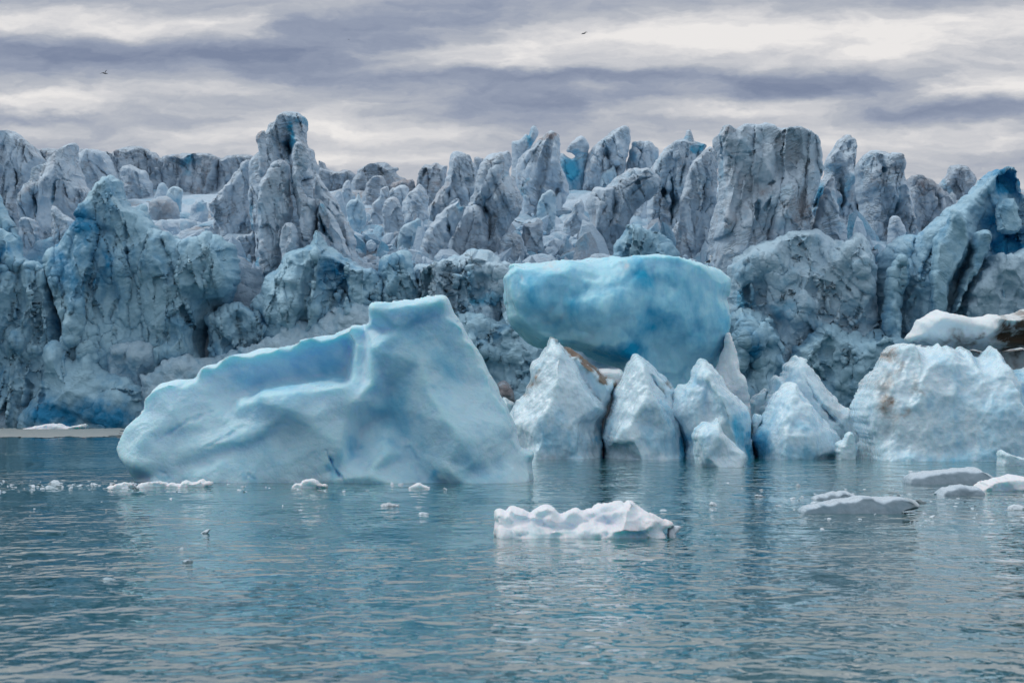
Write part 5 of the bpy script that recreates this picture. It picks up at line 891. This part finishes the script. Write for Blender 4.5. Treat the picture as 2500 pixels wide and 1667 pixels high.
floe('narrow crusty ice strip at the left foot of the near berg', 'D', [(700, 1365), (730, 1345), (800, 1330), (850, 1315), (890, 1320), (900, 1340), (880, 1360)], 1192, T=.4, seed=138, w=6, g=2, jag=2)
floe('long crusty pile of brash under the left end of the near berg', 'D', [(915, 1350), (930, 1325), (1000, 1320), (1060, 1310), (1150, 1325), (1200, 1330), (1260, 1310), (1310, 1315), (1360, 1300), (1380, 1318), (1430, 1318), (1440, 1340), (1380, 1350)], 1188, T=.5, seed=139, w=6, g=2, jag=2)
floe('small spiky white clump floating in front of the near berg', 'D', [(1965, 1355), (1990, 1330), (2040, 1320), (2060, 1300), (2110, 1297), (2140, 1310), (2150, 1330), (2200, 1335), (2220, 1350), (2130, 1358)], 1191, T=.35, seed=140, w=5, g=2, jag=2)
floe('tiny white clump in front of the right part of the near berg', 'E', [(540, 1358), (570, 1340), (600, 1330), (625, 1325), (660, 1340), (710, 1358)], 1191, T=.3, seed=141, w=5, g=2)
floe('thin yellowish wafer of ice alone on the calm water', 'E', [(350, 1480), (380, 1468), (440, 1464), (490, 1470), (480, 1480)], 1236, T=.3, mat='wetfloe', seed=142, w=4, g=2, dirt=[(950, 1232, 40, 8, .4)])

def scatter(name, n, fn, mat, seed, flat=.35):
    r = np.random.RandomState(seed); P = []
    while len(P) < n:
        px, py = fn(r); Y = wy(py); P.append(((px - 1250) / FPX * Y, Y, -.02, r.uniform(.5, 1.6) * (.02 + Y / 90 * (.02 + r.exponential(.035)))))
    o = chunks(name, P, M[mat], seed, 'stuff', flat); return o
scatter('brash_ice', 260, lambda r: (r.uniform(-60, 345) if r.rand() < .75 else r.uniform(300, 1050), 1183 + r.normal() * 6 + r.rand() * 8), 'wetfloe', 21)
scatter('dark_brash_ice', 160, lambda r: (1700 + r.rand() ** .6 * 850, 1225 + r.normal() * 28), 'wetfloe', 22)
scatter('scattered_brash_ice', 100, lambda r: (r.uniform(-50, 2550), 1195 + r.rand() ** 1.6 * 220), 'wetfloe', 23)
def slush():
    """a sheet of fine frazil ice lying on the water along the glacier foot"""
    px = np.arange(-90, 336, 1.6); py = np.arange(1044, 1069, .35); X, Yp = np.meshgrid(px, py); Yw = CAMH * FPX / (Yp - HOR)
    P = np.stack([(X.ravel() - 1250) / FPX * Yw.ravel(), Yw.ravel(), np.zeros(X.size)], 1).astype(np.float32)
    n = fbm(P / (1.6, 5, 1), 4, 17); e = np.minimum(X.ravel() + 0 * n + 90, 336 - X.ravel()) / 60; v = np.minimum(Yp.ravel() - 1044, 1069 - Yp.ravel()) / 5
    P[:, 2] = .012 + .03 * np.clip(fbm(P / (.35, 1.2, 1), 3, 18), 0, 1)
    ok = (n + np.minimum(e, v) > .25).reshape(X.shape); ny, nx = X.shape
    j, i = np.nonzero(ok[:-1, :-1] & ok[1:, :-1] & ok[:-1, 1:] & ok[1:, 1:]); a = j * nx + i
    tag(make_mesh('slush_ice', P, np.stack([a, a + nx, a + nx + 1, a + 1], 1), M['slush']), kind='stuff')
slush()

# ------------------------------------------------------------------ gulls
def bird_mat(name, body, wing):
    mt = bpy.data.materials.new(name); mt.use_nodes = True; t = NT(mt.node_tree); bs = t.n['Principled BSDF']
    a = t.new('ShaderNodeAttribute', attribute_name='dark').outputs['Fac']
    n = t.noise(t.new('ShaderNodeTexCoord').outputs['Object'], 40, 3)
    t.link(t.mixc(a, t.mixc(n, body, tuple(x * .8 for x in body)), wing), bs.inputs['Base Color']); bs.inputs['Roughness'].default_value = .7
    return mt
def plain(name, c, r=.5):
    mt = bpy.data.materials.new(name); mt.use_nodes = True; b = mt.node_tree.nodes['Principled BSDF']
    b.inputs['Base Color'].default_value = (*c, 1); b.inputs['Roughness'].default_value = r; return mt
def tube(spine, n=16):
    """closed tube: spine = (x,y,z, ry, rz)"""
    V, Q = [], []; sp = np.array(spine, float); k = len(sp)
    for i in range(k):
        d = sp[min(i + 1, k - 1), :3] - sp[max(i - 1, 0), :3]; d /= np.linalg.norm(d)
        s = np.cross(d, (0, 0, 1.)); s = np.array([0, 1., 0]) if np.linalg.norm(s) < .2 else s / np.linalg.norm(s); u = np.cross(s, d)
        for a in range(n):
            t_ = a / n * 2 * math.pi; V.append(sp[i, :3] + s * math.cos(t_) * sp[i, 3] + u * math.sin(t_) * sp[i, 4])
    for i in range(k - 1):
        for a in range(n): Q.append((i * n + a, i * n + (a + 1) % n, (i + 1) * n + (a + 1) % n, (i + 1) * n + a))
    c0 = len(V); V.append(sp[0, :3]); V.append(sp[-1, :3]); T_ = []
    for a in range(n): T_.append((c0, (a + 1) % n, a)); T_.append((c0 + 1, (k - 1) * n + a, (k - 1) * n + (a + 1) % n))
    return np.array(V), Q, T_
def fuse(name, tubes, mat, loc, voxel, darkf, parent=None, rz=0):
    Vs, Qs, Ts = [], [], []; o_ = 0
    for V, Q, T_ in tubes:
        Vs.append(V); Qs += [tuple(x + o_ for x in q) for q in Q]; Ts += [tuple(x + o_ for x in q) for q in T_]; o_ += len(V)
    o = make_mesh(name, np.concatenate(Vs), np.array(Qs), mat, loc, tris=np.array(Ts))
    md = o.modifiers.new('fuse', 'REMESH'); md.mode = 'VOXEL'; md.voxel_size = voxel; md.use_smooth_shade = True
    dg = bpy.context.evaluated_depsgraph_get(); me = bpy.data.meshes.new_from_object(o.evaluated_get(dg)); o.modifiers.clear(); o.data = me
    if not me.materials: me.materials.append(mat)
    co = np.zeros(len(me.vertices) * 3, np.float32); me.vertices.foreach_get('co', co); co = co.reshape(-1, 3)
    at = me.attributes.new('dark', 'FLOAT', 'POINT'); at.data.foreach_set('value', darkf(co).astype(np.float32))
    me.polygons.foreach_set('use_smooth', np.ones(len(me.polygons), bool))
    return o
def standing_gull():
    m = 122.5 / FPX; px, py = 1730.5, 648.0
    loc = ((px - 1250) * m, 122.6, CAMH + (HOR - py) * m)
    root = bpy.data.objects.new('gull', None); COL.objects.link(root); root.location = loc
    tag(root, 'dark backed white gull standing on top of the deep blue anvil berg, facing right', 'gull')
    mt = bird_mat('gull feathers', (.75, .76, .78), (.045, .05, .065))
    k = .457
    body = tube([(-.36 * k, 0, .30 * k, .01, .006), (-.22 * k, 0, .30 * k, .06 * k, .05 * k), (-.08 * k, 0, .31 * k, .13 * k, .12 * k), (.05 * k, 0, .36 * k, .16 * k, .16 * k), (.14 * k, 0, .44 * k, .14 * k, .15 * k), (.17 * k, 0, .54 * k, .09 * k, .10 * k), (.155 * k, 0, .66 * k, .065 * k, .075 * k), (.15 * k, 0, .78 * k, .06 * k, .06 * k)])
    head = tube([(.08 * k, 0, .86 * k, .02 * k, .02 * k), (.10 * k, 0, .865 * k, .07 * k, .075 * k), (.16 * k, 0, .87 * k, .085 * k, .09 * k), (.22 * k, 0, .86 * k, .065 * k, .07 * k), (.27 * k, 0, .84 * k, .03 * k, .035 * k)])
    wings = [tube([(.13 * k, s * .12 * k, .44 * k, .03 * k, .06 * k), (.03 * k, s * .16 * k, .40 * k, .035 * k, .13 * k), (-.12 * k, s * .13 * k, .34 * k, .03 * k, .10 * k), (-.28 * k, s * .06 * k, .28 * k, .02 * k, .04 * k), (-.42 * k, s * .02 * k, .25 * k, .012 * k, .012 * k)]) for s in (-1, 1)]
    dark = lambda c: ((c[:, 0] < .15 * k) & (c[:, 2] < .52 * k) & (c[:, 2] > .24 * k) & ((np.abs(c[:, 1]) > .085 * k) | (c[:, 2] > .40 * k)) & (c[:, 0] > -.40 * k)).astype(float)
    b = fuse('body', [body, head] + wings, mt, (0, 0, 0), .008, dark); b.parent = root
    V, Q, T_ = tube([(.25 * k, 0, .845 * k, .025 * k, .03 * k), (.33 * k, 0, .83 * k, .018 * k, .025 * k), (.385 * k, 0, .805 * k, .006 * k, .01 * k)], 8)
    o = make_mesh('beak', V, np.array(Q), plain('gull beak', (.25, .2, .1)), tris=np.array(T_)); o.parent = root
    for s in (-1, 1):
        V, Q, T_ = tube([(.03 * k, s * .06 * k, .26 * k, .02 * k, .02 * k), (.0 * k, s * .06 * k, .14 * k, .014 * k, .014 * k), (.01 * k, s * .06 * k, .02 * k, .014 * k, .014 * k)], 8)
        V2, Q2, T2 = tube([(-.02 * k, s * .06 * k, .0, .02 * k, .015 * k), (.04 * k, s * .06 * k, .0, .04 * k, .012 * k), (.09 * k, s * .06 * k, -.005, .05 * k, .006 * k)], 8)
        n = len(V); o = make_mesh('leg', np.concatenate([V, V2]), np.array(Q + [tuple(x + n for x in q) for q in Q2]), plain('gull leg', (.10, .08, .08)), tris=np.array(T_ + [tuple(x + n for x in q) for q in T2])); o.parent = root
        e = ico(2)[0] * .012 * k + (.19 * k, s * .075 * k, .885 * k)
        o = make_mesh('eye', e, np.zeros((0, 4), int), plain('gull eye', (.01, .01, .01), .2), tris=ico(2)[1]); o.parent = root
standing_gull()
def flying_gull(px, py, Y, label, kindn):
    m = Y / FPX; loc = ((px - 1250) * m, Y, CAMH + (HOR - py) * m)
    mt = bird_mat('flying gull feathers %s' % kindn, (.16, .17, .19), (.04, .045, .05))
    def P(x, y, z, a, b): return (x * m, y * m, -z * m, a * m, b * m)
    if kindn == 'glide':     # pixel offsets from the body centre; the far wing swings left, the near wing up and right
        tb = [tube([P(-8.5, 0, -1.5, .3, .3), P(-5, 0, -.6, 1, .8), P(0, 0, .4, 1.7, 1.6), P(3.5, 0, .8, 1.5, 1.3), P(5.2, 0, .6, 1.1, 1.1), P(6.6, 0, 1.8, .4, .4), P(7.2, 0, 2.6, .15, .15)]),
              tube([P(.5, -1, 0, .5, 1.8), P(1.5, -4, -2.6, .5, 1.8), P(3.5, -8, -5.0, .4, 1.2), P(6, -13, -5.8, .35, .7), P(8.2, -17, -5.6, .2, .25)]),
              tube([P(-1, 1, -.5, .5, 1.5), P(-4, 6, -2.6, .4, .9), P(-8, 13, -2.6, .3, .6), P(-12, 20, -1.8, .25, .4), P(-16, 26, -1.2, .15, .15)])]
    elif kindn == 'flap':
        tb = [tube([P(-7, 0, 2.0, .4, .4), P(-4, 0, 1.6, .8, .6), P(-1.5, 0, .9, 1.3, 1.3), P(1.0, 0, .3, 1.4, 1.2), P(3, 0, -.3, .9, .8), P(4, 0, -.5, .3, .3)]),
              tube([P(0, -.6, 0, .5, 1.2), P(2.5, -5, -1.6, .5, 1.1), P(4.6, -9, -2.0, .4, 1.0), P(6.5, -13, -1.2, .3, .6), P(8.4, -17, .4, .15, .2)]),
              tube([P(-1, .6, 0, .5, 1.3), P(-3, 5, -.9, .4, .8), P(-5.2, 10, -.2, .3, .5), P(-6.8, 14, .8, .15, .2)])]
    else:
        tb = [tube([P(-1.4, 0, -.2, .2, .2), P(0, 0, 0, .55, .5), P(1.4, 0, .2, .2, .2)]),
              tube([P(0, -.3, 0, .2, .45), P(-1, -1.5, -.5, .2, .5), P(-2.0, -3, -1.0, .1, .3)]),
              tube([P(0, .3, 0, .2, .45), P(1, 1.5, .1, .2, .4), P(2.0, 3, 1.1, .1, .3)])]
    return tag(fuse('flying_gull', tb, mt, loc, .25 * m, lambda c: (np.abs(c[:, 1]) > 2 * m) * 1.), label, 'gull', 'gulls flying above the glacier')
flying_gull(256, 179.5, 172, 'dark gull gliding with one wing raised, above the left end of the glacier', 'glide')
flying_gull(1426, 82, 180, 'dark gull in level flapping flight against the bright cloud', 'flap')
flying_gull(851.5, 97, 430, 'tiny distant gull, a mere speck in the sky left of the centre', 'speck')
